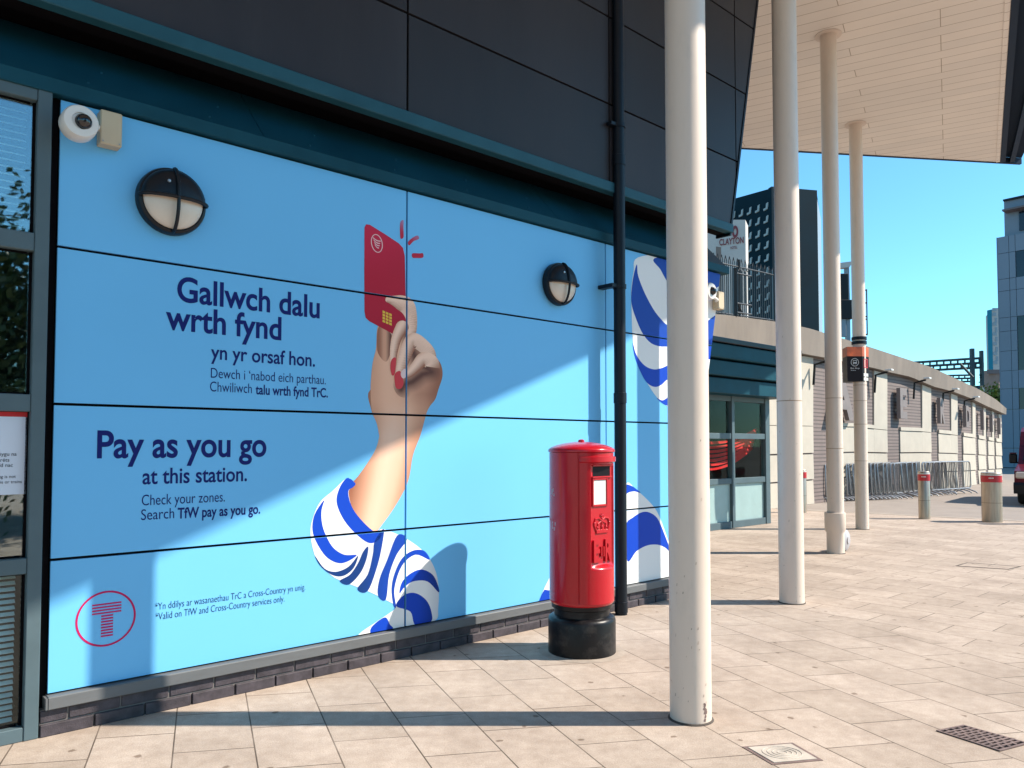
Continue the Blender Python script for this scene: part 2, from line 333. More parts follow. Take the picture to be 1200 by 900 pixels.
# ---------------------------------------------------------------- lettering
_tx = {}
def glyphs(s, bold=0.0):
    if (s, bold) in _tx: return _tx[(s, bold)]
    cu = bpy.data.curves.new('lettering_source', 'FONT'); cu.body = s; cu.offset = bold; cu.size = 1.0; cu.resolution_u = 6
    ob = bpy.data.objects.new('lettering_source', cu); SC.collection.objects.link(ob)
    dg = bpy.context.evaluated_depsgraph_get(); dg.update()
    me = ob.evaluated_get(dg).to_mesh()
    vs = [(v.co.x, v.co.y) for v in me.vertices]; fs = [list(p.vertices) for p in me.polygons]
    ob.evaluated_get(dg).to_mesh_clear(); bpy.data.objects.remove(ob); bpy.data.curves.remove(cu)
    _tx[(s, bold)] = (vs, fs); return vs, fs
CAP = None
def cap():
    global CAP
    if CAP is None:
        vs, _ = glyphs('H'); CAP = max(v[1] for v in vs)
    return CAP
def text_mb(s, fn, x0, x1, y, h, bold=0.0, mb=None):
    """glyph faces: left edge x0, right edge x1, baseline y, capital height h"""
    vs, fs = glyphs(s, bold); a = min(v[0] for v in vs); b = max(v[0] for v in vs)
    mb = mb or MB(); sx = (x1 - x0) / (b - a) if x1 is not None else h / cap(); sy = h / cap()
    return mb.add([fn(x0 + (v[0] - a) * sx, y + v[1] * sy) for v in vs], fs)

# ================================================================ GROUND
mb = MB(); mb.add([(-900, -900, -0.012), (900, -900, -0.012), (900, 900, -0.012), (-900, 900, -0.012)], [[0, 1, 2, 3]]); struct('ground', mb, M['earth'])
a, b = G(940, 598), G(1200, 611); e = (b - a).normalized(); pa, pb = a - e * 30, b + e * 40; nrm = Vector((e.y, -e.x, 0))
mb = MB(); mb.add([pa, pb, pb - e.cross(Vector((0, 0, 1))) * -60, pa - e.cross(Vector((0, 0, 1))) * -60], [[0, 1, 2, 3]])
for v in mb.v: v.z = -0.006
far = Vector((-e.y, e.x, 0))
mb.v = [pa + Vector((0, 0, -.006)), pb + Vector((0, 0, -.006)), pb + far * 45 + Vector((0, 0, -.006)), pa + far * 45 + Vector((0, 0, -.006))]
struct('road', mb, M['tarmac'])
mb = MB(); mb.v = [pa, pb, pb - far * 50, pa - far * 50]; mb.f = [[0, 1, 2, 3]]; struct('pavement', mb, M['paving'])
# flush kerb line along the road
kb = MB(); fk = lambda s, w, z: pa + e * s + far * w + Vector((0, 0, z))
kb.hexa(fk, 0, (pb - pa).length, 0.0, 0.12, -0.005, 0.006); struct('kerb', kb, pm('kerb_stone', (0.40, 0.34, 0.28), 0.8, var=0.1))

# ================================================================ STATION BUILDING
UL = 0.02; ZT = 3.57; ROWS = [0.225, 0.96, 1.833, 2.727, ZT]; ZCAN = 7.85
uend = lambda z: 6.71 + 0.225 * (z - 3.47)
cend = lambda z: 6.71 + 0.223 * (z - 4.01)
wf = lambda u, z, n: wp(u, z, n)
st = thing('station_building', 'dark clad station building with the large blue poster on its ground floor wall', 'building', tuple(W0))
mb = MB(); mb.prism([(-0.02, 0), (uend(0) - .03, 0), (uend(3.66) - .03, 3.66), (-0.02, 3.66)], wf, -0.06, -3.25)
mb.prism([(-4.5, 3.67), (uend(3.67) - .03, 3.67), (uend(7.9) - .03, 7.9), (-4.5, 7.9)], wf, -0.48, -3.25)
mb.prism([(-4.5, 3.62), (-0.021, 3.62), (-0.021, 3.66), (-4.5, 3.66)], wf, -0.06, -3.25)
mb.build('wall', M['dark'], st)
# upper cladding
us = [-4.6, -2.3, 0.0, 2.305, 4.64, 6.88, 9]; zs = [4.13, 4.90, 5.76, 6.62, 7.48, 8.3]; g = 0.010
def clip_poly(poly, cl):
    out = poly
    for i in range(len(cl)):
        (ax, ay), (bx, by) = cl[i], cl[(i + 1) % len(cl)]; inp, out = out, []
        if not inp: return []
        sd = lambda p: (bx - ax) * (p[1] - ay) - (by - ay) * (p[0] - ax)
        for k in range(len(inp)):
            p, q = inp[k], inp[(k + 1) % len(inp)]; sp, sq = sd(p), sd(q)
            if sp >= 0: out.append(p)
            if (sp >= 0) != (sq >= 0):
                t = sp / (sp - sq); out.append((p[0] + (q[0] - p[0]) * t, p[1] + (q[1] - p[1]) * t))
    return out
endclip = [(-50, -5), (cend(-5), -5), (cend(20), 20), (-50, 20)]
for i in range(len(us) - 1):
    for j in range(len(zs) - 1):
        z1 = min(zs[j + 1], 7.84); pol = [(us[i] + g, zs[j] + g), (us[i + 1] - g, zs[j] + g), (us[i + 1] - g, z1 - g), (us[i] + g, z1 - g)]
        pol = clip_poly(pol, endclip)
        if len(pol) > 2:
            mb = MB(); mb.prism(pol, wf, 0.085, 0.12); mb.build('cladding_panel', M['clad'], st)
mb = MB(); mb.prism([(-4.6, 4.03), (cend(4.03), 4.03), (cend(7.84), 7.84), (-4.6, 7.84)], wf, -0.05, 0.06); mb.prism([(-4.6, 4.135), (cend(4.14), 4.135), (cend(4.3), 4.3), (-4.6, 4.3)], wf, -0.478, -.051); mb.build('cladding_backing', M['black'], st)
mb = MB(); mb.prism([(cend(4.05), 4.0), (cend(4.05) + .03, 4.0), (cend(7.84) + .03, 7.84), (cend(7.84), 7.84)], wf, -0.06, 0.13); mb.build('corner_trim', M['navy'], st)
mb = MB(); mb.hexa(wf, -4.6, cend(4.05) + .04, 4.03, 4.128, 0.062, 0.155, 0.006)
mb.build('ledge', pm('ledge_teal', (0.018, 0.080, 0.110), 0.45, var=0.15, spec=0.2), st)
# recessed fascia below the ledge
fu = [-4.6, -1.6, 1.22, 4.05, uend(3.9)]
for i in range(4):
    sl_ = lambda z: .022 - (z - 3.675) * .95
    mb = MB(); mb.hexa(lambda u, z, n: wp(u, z, n + sl_(z)), fu[i] + .003, fu[i + 1] - .003, 3.675, 4.12, -.03, 0)
    for k in range(4):
        u = fu[i] + (fu[i + 1] - fu[i]) * (k + .5) / 4
        for z in (3.72, 3.86): mb.lathe([(0.009, 0), (0.008, .005), (0, .006)], wp(u + (.1 if z > 3.8 else 0), z, sl_(z)), WN, 8)
    mb.build('fascia', M['teal'], st)
mb = MB(); mb.hexa(wf, -4.6, uend(3.6) + .1, ZT + .012, 3.668, -0.3, 0.045, 0.004); mb.build('fascia_trim', M['teal'], st)
# sill and plinth
mb = MB(); mb.hexa(wf, UL - .01, uend(.2) - .05, 0.145, 0.215, -0.05, 0.055, 0.005); mb.hexa(wf, UL - .02, UL - .0101, .15, .21, -.05, .058)
mb.build('sill', M['sill'], st)
mb = MB(); mb.hexa(wf, -0.02, uend(0) - .06, 0, 0.144, -0.05, 0.018); mb.build('mortar_bed', M['mortar'], st)
mb = MB()
for row, (z0, z1, n1, off) in enumerate(((0.0, 0.066, 0.040, 0.0), (0.074, 0.140, 0.026, -0.13))):
    u = -0.02 + off
    while u < uend(0) - .3:
        j = random.uniform(-.0015, .0015)
        mb.hexa(wf, max(u, -0.02), u + .262, z0, z1, -.02, n1 + j, 0.004); u += .272
mb.build('plinth', M['brick'], st)
# black jamb strip between window and poster
mb = MB(); mb.hexa(wf, -0.0275, UL - .005, 0.0, 3.62, -0.059, -0.03); mb.build('jamb', M['black'], st)
# window to the left of the poster
wr = mb = MB()
UF0, UF1 = -0.098, -0.028          # right stile
mb.hexa(wf, UF0, UF1, 0.0, 3.60, -0.06, 0.035, .004)
wz = [(0.0, 0.075), (0.90, 0.985), (1.785, 1.88), (2.675, 2.775), (3.52, 3.60)]
UWL = -1.25
for z0, z1 in wz: mb.hexa(wf, UWL, UF0 - .0005, z0, z1, -0.058, 0.030, .004)
mb.hexa(wf, UWL - .09, UWL - .0005, 0, 3.6, -0.06, .035, .004)
win = mb.build('window', M['frame'], st)
for i in range(4):
    z0, z1 = wz[i][1], wz[i + 1][0]
    mb = MB(); mb.hexa(wf, UWL, UF0 - .016, z0 + .012, z1 - .012, -0.034, -0.026); mb.build('pane', M['glass'] if i > 0 else M['glass_low'], win)
    mb = MB(); mb.hexa(wf, UF0 - .015, UF0 - .001, z0 + .001, z1 - .001, -0.05, -0.02)
    mb.hexa(wf, UWL, UF0 - .028, z1 - .011, z1 - .001, -.05, -.02); mb.hexa(wf, UWL, UF0 - .028, z0 + .001, z0 + .011, -.05, -.02)
    mb.build('gasket', M['black'], win)
for zlo, zhi in ((0.09, 0.90), (2.79, 3.52)):
    mb = MB(); z = zlo
    while z < zhi - .02:
        q = lambda s, t, w: wp(UWL + .02 + s, z - t * .55 + w, -0.115 + t)
        mb.hexa(q, 0, UF0 - .05 - UWL, -0.014, 0.014, 0, 0.0012); z += 0.041 if zlo > 1 else .034
    mb.build('blind', M['blind'], win)
mb = MB()        # room behind the glass
mb.hexa(wf, UWL - .6, 0.0, -.02, 3.6, -2.6, -2.5); mb.hexa(wf, UWL - .7, UWL - .6, -.02, 3.6, -2.6, -.1); mb.hexa(wf, -0.019, 0.03, -.02, 3.6, -2.6, -.1)
mb.hexa(wf, UWL - .6, -.02, -.03, 0.0, -2.5, -.061); mb.hexa(wf, UWL - .6, -.02, 3.60, 3.615, -2.5, -.061)
mb.build('interior', M['dark'], st)
mb = MB(); mb.hexa(wf, -.75, -.28, .9, 1.42, -.75, -.35, .01); mb.hexa(wf, -.36, -.2, 1.05, 1.5, -.35, -.3, .01); mb.build('counter', M['furn'], st)
mb = MB(); mb.hexa(wf, UWL - 3.2, UWL - .091, 0, 3.61, -.3, -.06); mb.build('side_wall', M['frame'], st)

# notice fixed inside the window
nz = [WP(0, 580, -.02)[1], WP(0, 488, -.02)[1]]; nu1 = WP(31, 530, -.02)[0]
no = thing('window_notice', 'white bilingual notice with a red top strip stuck on the window at the left edge', 'notice', tuple(wp(nu1 - .3, nz[0], -.02)))
mb = MB(); mb.hexa(wf, nu1 - .62, nu1, nz[0], nz[1], -.024, -.020); mb.build('sheet', M['paper'], no)
mb = MB(); mb.hexa(wf, nu1 - .62, nu1, nz[1] + .0005, nz[1] + .026, -.024, -.0195); mb.build('header_strip', M['redprint'], no)
for s, yb, h, xr in (('Dim smygu na', 534, .019, 19.5), ('e-sigaréts', 541, .019, 11), ('fydd nac', 547, .019, 15), ('Smoking is not', 560, .016, 18.5), ('platforms or trains', 566, .016, 25.5)):
    u1, z1 = WP(xr, yb, -.0185); vs, _ = glyphs(s); w = (max(v[0] for v in vs)) * h / cap() * .98
    text_mb(s, lambda x, y: wp(x, y, -.0185), u1 - w, u1, z1, h, .004).build('lettering', M['ink'], no, fix=False)

# ================================================================ POSTER
pu = [UL, 2.388, 4.712]
po = thing('wall_poster', 'huge light blue bilingual travel poster of a hand raising a red card', 'poster', tuple(wp(3.3, .225, 0)))
vinyl = pm('blue_vinyl', (0.155, 0.49, 0.82), 0.40, var=0.025, scale=0.6, spec=0.25)
gp = 0.008; rects = []
for j in range(4):
    z0, z1 = ROWS[j] + (gp if j else 0), ROWS[j + 1] - (gp if j < 3 else 0)
    for i in range(3):
        u0 = pu[i] + (gp if i else 0)
        if i < 2: q = [(u0, z0), (pu[i + 1] - gp, z0), (pu[i + 1] - gp, z1), (u0, z1)]
        else: q = [(u0, z0), (uend(z0) - .02, z0), (uend(z1) - .02, z1), (u0, z1)]
        rects.append(q); mb = MB(); mb.prism(q, wf, -0.02, 0.0); mb.build('panel', vinyl, po)
mb = MB(); mb.prism([(UL, .2), (uend(.2) - .03, .2), (uend(3.57) - .03, 3.57), (UL, 3.57)], wf, -0.055, -0.022); mb.build('panel_backing', M['black'], po)
def crom(pts, k=5):
    n = len(pts); out = []
    for i in range(n):
        p0, p1, p2, p3 = (pts[(i + d) % n] for d in (-1, 0, 1, 2))
        for s in range(k):
            t = s / k
            out.append(tuple(0.5 * (2 * p1[c] + (p2[c] - p0[c]) * t + (2 * p0[c] - 5 * p1[c] + 4 * p2[c] - p3[c]) * t * t + (3 * p1[c] - p0[c] - 3 * p2[c] + p3[c]) * t ** 3) for c in (0, 1)))
    return out
def art(name, polys, col, layer, smooth=True, cell=0.0, label=None, parent=None, onpx=True):
    """printed shapes: outlines in photo pixels carried on to the wall plane, clipped to the panels"""
    mb = MB(); n = 0.0008 + layer * 0.0006
    for pl in polys:
        if smooth: pl = crom(pl)
        uv = [WP(x, y) for x, y in pl] if onpx else pl
        tris = tessellate_polygon([[Vector((a, b, 0)) for a, b in uv]])
        for t in tris:
            tri = [uv[k] for k in t]
            ar = (tri[1][0] - tri[0][0]) * (tri[2][1] - tri[0][1]) - (tri[1][1] - tri[0][1]) * (tri[2][0] - tri[0][0])
            if abs(ar) < 1e-9: continue
            if ar < 0: tri = tri[::-1]
            lo = (min(p[0] for p in tri), min(p[1] for p in tri)); hi = (max(p[0] for p in tri), max(p[1] for p in tri))
            for rc in rects:
                if rc[0][0] > hi[0] or max(rc[1][0], rc[2][0]) < lo[0] or rc[0][1] > hi[1] or rc[2][1] < lo[1]: continue
                c = clip_poly(tri, rc)
                if len(c) < 3: continue
                pcs = [c]
                if cell:
                    pcs = []
                    for a in range(int(math.floor(lo[0] / cell)), int(math.floor(hi[0] / cell)) + 1):
                        for b_ in range(int(math.floor(lo[1] / cell)), int(math.floor(hi[1] / cell)) + 1):
                            d = clip_poly(c, [(a * cell, b_ * cell), ((a + 1) * cell, b_ * cell), ((a + 1) * cell, (b_ + 1) * cell), (a * cell, (b_ + 1) * cell)])
                            if len(d) > 2: pcs.append(d)
                for d in pcs:
                    k = len(mb.v); mb.v += [wp(p[0], p[1], n) for p in d]; mb.f.append(list(range(k, k + len(d))))
    for v in mb.v: mb.c.append(col(*proj(v)) if callable(col) else col)
    ob = mb.build(name, M['print'], parent or po, fix=False)
    if label: ob['label'] = label
    return ob
def C7(*p): return [(350 + x / 3.752, 240 + y / 3.752) for x, y in p]
def C8(*p): return [(340 + x / 3.0, 460 + y / 3.0) for x, y in p]
def lerp(a, b, t): t = max(0, min(1, t)); return tuple(a[i] + (b[i] - a[i]) * t for i in range(3))
def grad(p0, p1, *stops):
    d = (p1[0] - p0[0], p1[1] - p0[1]); L2 = d[0] ** 2 + d[1] ** 2
    def f(x, y):
        t = ((x - p0[0]) * d[0] + (y - p0[1]) * d[1]) / L2; t = max(0, min(.9999, t)) * (len(stops) - 1); i = int(t); q = t - i; q = q * q * (3 - 2 * q)
        return lerp(stops[i], stops[i + 1], q)
    return f
SK = (0.84, 0.46, 0.30); SKL = (0.93, 0.60, 0.44); SKD = (0.34, 0.13, 0.075); SKX = (0.13, 0.05, 0.035); SKM = (0.70, 0.35, 0.22)
NAVY = (0.006, 0.012, 0.13); BLUE = (0.006, 0.055, 0.46); DBLUE = (0.004, 0.032, 0.22); WHT = (0.80, 0.79, 0.77); GRY = (0.55, 0.56, 0.60); RED = (0.50, 0.012, 0.035)
# arm, hand
armL = [(340, 630), (326, 690), (318, 760), (316, 830), (322, 905)]
hand = C7((350, 530), (405, 545), (412, 640), (430, 560), (470, 520), (500, 555), (560, 600), (592, 655), (624, 700), (632, 752), (614, 812), (600, 855), (577, 885), (562, 915), (546, 970), (532, 1015), (522, 1034), (450, 1038), (362, 1036), (354, 1015), (344, 965), (322, 905), (316, 830), (318, 760), (326, 690), (340, 630))
armc = lambda x, y: lerp(lerp(grad((434, y), (516, y), SKM, SK, SK, SKM, SKD)(x, y), SKD, max(0, 1 - abs(y - 462) / 26) * max(0, (x - 462) / 60)), tuple(.9 * q for q in forearm(x, y)), (y - 470) / 40)
arm = C8((282, -10), (285, 60), (305, 110), (313, 150), (300, 200), (270, 250), (238, 295), (200, 345), (215, 420), (255, 470), (296, 492), (325, 462), (375, 390), (415, 310), (432, 220), (458, 150), (480, 70), (500, 10), (512, -20), (400, -30))
def forearm(x, y):
    # light runs down the centre of the limb
    cy = (y - 460) / 165.0; c = 474 - 32 * max(0, cy) ** 1.3 - 0; w = 42 - 4 * cy
    t = (x - c) / w
    return lerp(lerp(SK, SKL, 1 - abs(t + .2) * 1.6), SKD, max(0, abs(t + .12) - .30) * 1.5)
art('illustrated_arm', [arm], lambda x, y: tuple(.9 * q for q in forearm(x, y)), 0, cell=.03, label='printed bare forearm')
h_ob = art('illustrated_hand', [hand], armc, 1, cell=.03, label='printed hand pinching the card')
card = C7((289, 100), (296, 86), (312, 88), (380, 130), (440, 170), (458, 190), (466, 225), (468, 320), (470, 420), (490, 520), (430, 562), (412, 567), (310, 512), (294, 497), (289, 470), (288, 300))
c_ob = art('illustrated_card', [card], grad((430, 265), (480, 400), (0.58, 0.02, 0.06), (0.46, 0.012, 0.035), (0.40, 0.010, 0.03)), 2, smooth=False, cell=.05, label='printed red payment card')
thumb = C7((352, 536), (405, 566), (404, 600), (400, 660), (380, 690), (345, 640))
art('thumb', [thumb], grad((444, 0), (458, 0), SKD, SKM, SKX), 1.5, parent=h_ob, cell=.02)
chip = []
for r_ in range(4):
    for c_ in range(3):
        x = 368 + c_ * 14.5; y = 464 + r_ * 13.5 + c_ * 6; chip.append(C7((x, y), (x + 11.5, y + 5), (x + 11.5, y + 15), (x, y + 10.5)))
art('chip', chip, (0.75, 0.48, 0.06), 3, smooth=False, parent=c_ob, label='gold chip')
ring = []
def ell(cx, cy, rx, ry, k, a0=0, a1=2 * math.pi, sk=0): return [(cx + rx * math.cos(a0 + (a1 - a0) * i / k), cy + ry * math.sin(a0 + (a1 - a0) * i / k) + sk * math.cos(a0 + (a1 - a0) * i / k)) for i in range(k + 1)]
def band(o, i): return [[o[k], o[k + 1], i[k + 1], i[k]] for k in range(len(o) - 1)]
ring += [C7(*q) for q in band(ell(343, 170, 26, 40, 32, sk=9), ell(343, 170, 22.5, 36.5, 32, sk=9))]
for k in range(4):
    y = 150 + k * 10; w = 17 - k * 2.6
    ring += [C7(*q) for q in band([(343 - w + j * w / 3, y + (j - 3) * 2.6 + 5 * math.sin(j * math.pi / 6)) for j in range(7)], [(343 - w + j * w / 3, y + 4.5 + (j - 3) * 2.6 + 5 * math.sin(j * math.pi / 6)) for j in range(7)])]
art('contactless_symbol', ring, (0.80, 0.55, 0.55), 3, smooth=False, parent=c_ob, label='white contactless symbol in a ring')
# fingers
def shade_(x, y):
    pl_ = C7((470, 540), (500, 640), (520, 690), (560, 715), (585, 735), (545, 745), (500, 778), (462, 792), (450, 812)); a_ = 99
    for (ax, ay), (bx, by) in zip(pl_, pl_[1:]):
        q = max(0, min(1, ((x - ax) * (bx - ax) + (y - ay) * (by - ay)) / ((bx - ax) ** 2 + (by - ay) ** 2))); a_ = min(a_, math.hypot(x - ax - q * (bx - ax), y - ay - q * (by - ay)))
    return lerp(SKX, armc(x, y), max(0, a_ - 1) / 12)
art('finger_shadow', [C7((470, 515), (505, 555), (560, 605), (588, 650), (612, 700), (622, 752), (604, 812), (560, 850), (490, 850), (440, 840), (415, 790), (430, 690), (440, 560))], shade_, 3, parent=h_ob, cell=.012)
def finger(name, pts, layer, lx=.85, ly=.53, fade=2):
    """printed finger: a tapering chain of rounds with soft rounded shading across it"""
    P = []
    n = len(pts)
    for i in range(n - 1):
        p0, p1, p2, p3 = pts[max(0, i - 1)], pts[i], pts[i + 1], pts[min(n - 1, i + 2)]
        for k in range(6):
            t = k / 6; P.append(tuple(.5 * (2 * p1[c] + (p2[c] - p0[c]) * t + (2 * p0[c] - 5 * p1[c] + 4 * p2[c] - p3[c]) * t * t + (3 * p1[c] - p0[c] - 3 * p2[c] + p3[c]) * t ** 3) for c in range(3)))
    P.append(pts[-1]); L_, R_ = [], []; m = len(P)
    for i, (x, y, r) in enumerate(P):
        q, p = P[min(m - 1, i + 1)], P[max(0, i - 1)]; a = math.atan2(q[1] - p[1], q[0] - p[0]); L_.append((x + r * math.sin(a), y - r * math.cos(a))); R_.append((x - r * math.sin(a), y + r * math.cos(a)))
    def cap_(i, a0, s_): x, y, r = P[i]; return [(x + r * math.cos(a0 + s_ * math.pi * k / 8), y + r * math.sin(a0 + s_ * math.pi * k / 8)) for k in range(1, 8)]
    a1 = math.atan2(P[-1][1] - P[-2][1], P[-1][0] - P[-2][0]); a0 = math.atan2(P[1][1] - P[0][1], P[1][0] - P[0][0])
    out = L_ + cap_(m - 1, a1 - math.pi / 2, 1) + R_[::-1] + cap_(0, a0 + math.pi / 2, 1)
    Q = [(*C7((x, y))[0], r / 3.752) for x, y, r in P]
    def col(x, y):
        c = min(Q, key=lambda c: (x - c[0]) ** 2 + (y - c[1]) ** 2 - c[2] ** 2 * .3); t = ((x - c[0]) * lx + (y - c[1]) * ly) / c[2]; f_ = Q.index(c) / len(Q)
        k_ = lerp(SKM, SKL, (t + 1.15) / .7)
        if t > -.3: k_ = lerp(k_, SKD, max(0, (t + .15) / 1.0) ** 1.15)
        return lerp(k_, armc(x, y), (f_ - fade) / .16) if fade < 1 else k_
    art(name, [C7(*out)], col, layer, smooth=False, parent=h_ob, cell=.009)
finger('index_finger', [(394, 417, 14), (416, 421, 22), (446, 430, 33), (474, 446, 36), (492, 486, 27), (498, 540, 21), (494, 570, 18)], 4, .45, .89)
finger('middle_finger', [(413, 736, 11), (414, 690, 14), (418, 640, 18), (430, 585, 23), (454, 538, 29)], 4.2)
finger('ring_finger', [(437, 792, 14), (441, 750, 19), (458, 690, 25), (480, 628, 30), (502, 594, 31), (540, 616, 30), (572, 650, 27), (582, 690, 24)], 5, .62, .78)
finger('little_finger', [(462, 752, 15), (488, 738, 20), (518, 708, 25), (548, 678, 30), (580, 690, 31), (590, 722, 30), (588, 770, 30)], 6, .62, .78, .70)
art('fingernail', [C7((404, 690), (416, 672), (427, 678), (424, 720), (418, 748), (408, 748), (402, 720))], (0.62, 0.05, 0.06), 6.5, parent=h_ob, label='red nail')
art('fingernail', [C7((420, 750), (434, 732), (448, 736), (460, 780), (452, 804), (436, 810), (424, 798))], (0.62, 0.05, 0.06), 6.6, parent=h_ob, label='red nail')
art('fingernail', [C7((448, 738), (462, 722), (476, 724), (474, 748), (462, 764), (450, 756))], (0.75, 0.55, 0.52), 6.7, parent=h_ob, label='pale nail')
art('tap_marks', [C7((446, 80), (460, 68), (460, 100), (461, 140), (452, 150), (446, 140)), C7((480, 164), (505, 142), (524, 136), (528, 150), (505, 160), (486, 178)), C7((500, 214), (530, 214), (546, 214), (546, 232), (520, 234), (500, 232))], grad((474, 278), (488, 262), (0.50, 0.02, 0.05), (0.36, 0.30, 0.50)), 2, smooth=True, cell=.02, label='red ticks beside the card')
# sleeve
cuff = C8((195, 303), (150, 345), (105, 385), (80, 440), (71, 490), (80, 550), (100, 600), (145, 643), (180, 662), (270, 697), (330, 726), (371, 752), (345, 778), (300, 808), (240, 856), (360, 845), (440, 822), (512, 800), (520, 760), (522, 690), (510, 625), (475, 565), (410, 515), (328, 480), (300, 490), (255, 470), (222, 420), (205, 350), (222, 332), (229, 320), (215, 306))
sl = art('illustrated_sleeve', [cuff], lambda x, y: lerp(WHT, GRY, max(0, 1 - ((x - 430) ** 2 + (y - 655) ** 2) / 2600.0) * .6 + max(0, (x - 498) / 16) * .8), 1, cell=.03, label='printed sleeve with blue and white stripes')
st1 = [C8((195, 303), (212, 304), (229, 320), (222, 332), (204, 348), (216, 400), (250, 448), (298, 490), (328, 480), (326, 494), (306, 522), (272, 527), (222, 488), (184, 440), (163, 385), (172, 338)),
       C8((119, 378), (110, 415), (112, 460), (126, 503), (152, 546), (190, 570), (234, 572), (182, 600), (132, 582), (95, 532), (78, 482), (86, 428)),
       C8((372, 750), (400, 712), (440, 705), (478, 730), (496, 770), (494, 806), (440, 818), (422, 770)),
       C8((286, 824), (332, 790), (350, 815), (358, 832), (290, 850)),
       C8((384, 706), (392, 668), (420, 638), (460, 622), (500, 640), (520, 680), (521, 702), (482, 664), (432, 664), (402, 684))]
for p_ in st1: art('stripe', [p_], lambda x, y: lerp(BLUE, DBLUE, max(0, (x - 490) / 20)), 2, cell=.04, parent=sl)
st2 = [C8((88, 575), (120, 618), (160, 630), (205, 612), (238, 574), (222, 618), (185, 645), (145, 640), (105, 608)),
       C8((174, 662), (210, 640), (238, 600), (256, 560), (274, 542), (268, 585), (246, 635), (206, 675)),
       C8((236, 690), (272, 640), (290, 570), (297, 522), (328, 480), (324, 530), (306, 610), (272, 698)),
       C8((308, 712), (314, 655), (340, 590), (376, 502), (410, 516), (374, 570), (348, 640), (336, 728)),
       C8((362, 745), (356, 690), (366, 638), (392, 584), (430, 556), (470, 556), (490, 588), (440, 570), (392, 610), (366, 690), (372, 752))]
for p_ in st2: art('stripe', [p_], grad((420, 0), (500, 0), (0.008, 0.04, 0.17), (0.010, 0.055, 0.36), BLUE), 2, cell=.04, parent=sl)
# second figure at the right end
def CR(*p): return [(720 + x / 4.2857, 290 + y / 4.2857) for x, y in p]
def CQ(*p): return [(600 + x / 4.8, 550 + y / 4.8) for x, y in p]
big = art('illustrated_sleeve', [CR((118, 50), (96, 120), (84, 220), (86, 330), (90, 440), (100, 520), (130, 620), (170, 690), (215, 755), (270, 800), (330, 820), (400, 800), (470, 740), (530, 600), (540, 300), (540, 40), (300, 30))], lambda x, y: WHT, 1, label='upper part of a second printed sleeve with broad blue bands')
for p_ in ([CR((112, 85), (118, 140), (150, 225), (195, 310), (235, 362), (268, 392), (330, 420), (420, 400), (540, 330), (540, 470), (400, 500), (268, 498), (225, 496), (180, 478), (140, 430), (105, 350), (84, 270), (92, 160)),
               CR((200, 55), (230, 110), (270, 178), (330, 230), (430, 230), (540, 180), (540, 60), (360, 40)),
               CR((92, 480), (110, 540), (150, 592), (195, 612), (235, 606), (268, 592), (340, 560), (450, 480), (540, 440), (540, 540), (400, 580), (270, 660), (235, 690), (200, 700), (160, 676), (124, 610), (100, 540)),
               CR((212, 756), (240, 768), (270, 752), (330, 720), (420, 640), (400, 740), (330, 800), (270, 795), (240, 782))]):
    art('stripe', [p_], grad((0, 420), (0, 380), BLUE, (0.010, 0.06, 0.36)), 2, cell=.06, parent=big)
low = art('illustrated_sleeve', [CQ((640, 90), (700, 118), (760, 170), (810, 230), (850, 320), (900, 480), (930, 700), (600, 730), (640, 400))], WHT, 1, label='lower part of a second printed sleeve beside the drainpipe')
for p_ in ([CQ((636, 88), (670, 92), (700, 112), (722, 132), (690, 124), (660, 128), (636, 138)),
               CQ((640, 320), (680, 270), (735, 240), (780, 246), (820, 280), (855, 360), (890, 460), (860, 440), (820, 424), (760, 428), (700, 460), (648, 515))]): art('stripe', [p_], BLUE, 2, cell=.05, parent=low)
art('illustrated_sleeve', [CQ((150, 745), (185, 660), (215, 600), (260, 560), (400, 560), (420, 700), (215, 740))], WHT, 1, smooth=False, label='sliver of printed sleeve behind the pillar box')
art('stripe', [CQ((148, 748), (168, 700), (182, 676), (215, 682), (400, 640), (410, 690), (215, 735))], BLUE, 2, smooth=False)
# wording
def line(s, pl, pr, h, col=NAVY, bold=0.0, label=None):
    (u0, z0), (u1, z1) = WP(*pl), WP(*pr); z = (z0 + z1) / 2
    mb = text_mb(s, lambda x, y: wp(x, y, .0016), u0, u1, z, h, bold); mb.c = [col] * len(mb.v)
    o = mb.build('lettering', M['print'], po, fix=False); o['label'] = label or ('navy line reading ' + s); return o
HH = WP(220, 325)[1] - WP(220, 353)[1]
line('Gallwch dalu', (207.4, 352.6), (374.5, 372.4), HH, bold=.020)
line('wrth fynd', (194, 385), (329.6, 398.4), HH, bold=.020)
line('yn yr orsaf hon.', (247, 421), (369, 429), HH * .60, bold=.014)
line('Dewch i ‘nabod eich parthau.', (247, 442), (381.6, 451), HH * .42, bold=-.004)
line('Chwiliwch', (246, 458.4), (295, 461), HH * .42, bold=-.004)
line('talu wrth fynd TrC.', (299.4, 461.5), (384, 466), HH * .42, bold=.018)
line('Pay as you go', (113.5, 535.9), (312, 534.8), HH * 1.02, bold=.020)
line('at this station.', (166.8, 567.4), (289.3, 563.4), HH * .62, bold=.014)
line('Check your zones.', (166, 592), (263.4, 588), HH * .42, bold=-.002)
line('Search', (165.2, 609.3), (204, 607.4), HH * .42, bold=-.002)
line('TfW pay as you go.', (208, 607.2), (304.8, 602), HH * .42, bold=.020)
line('*Yn ddilys ar wasanaethau TrC a Cross-Country yn unig.', (181.5, 714), (357.6, 692), .042, col=(0.01, 0.03, 0.09), bold=-.008)
line('*Valid on TfW and Cross-Country services only.', (182, 726), (333.3, 705.6), .042, col=(0.01, 0.03, 0.09), bold=-.008)
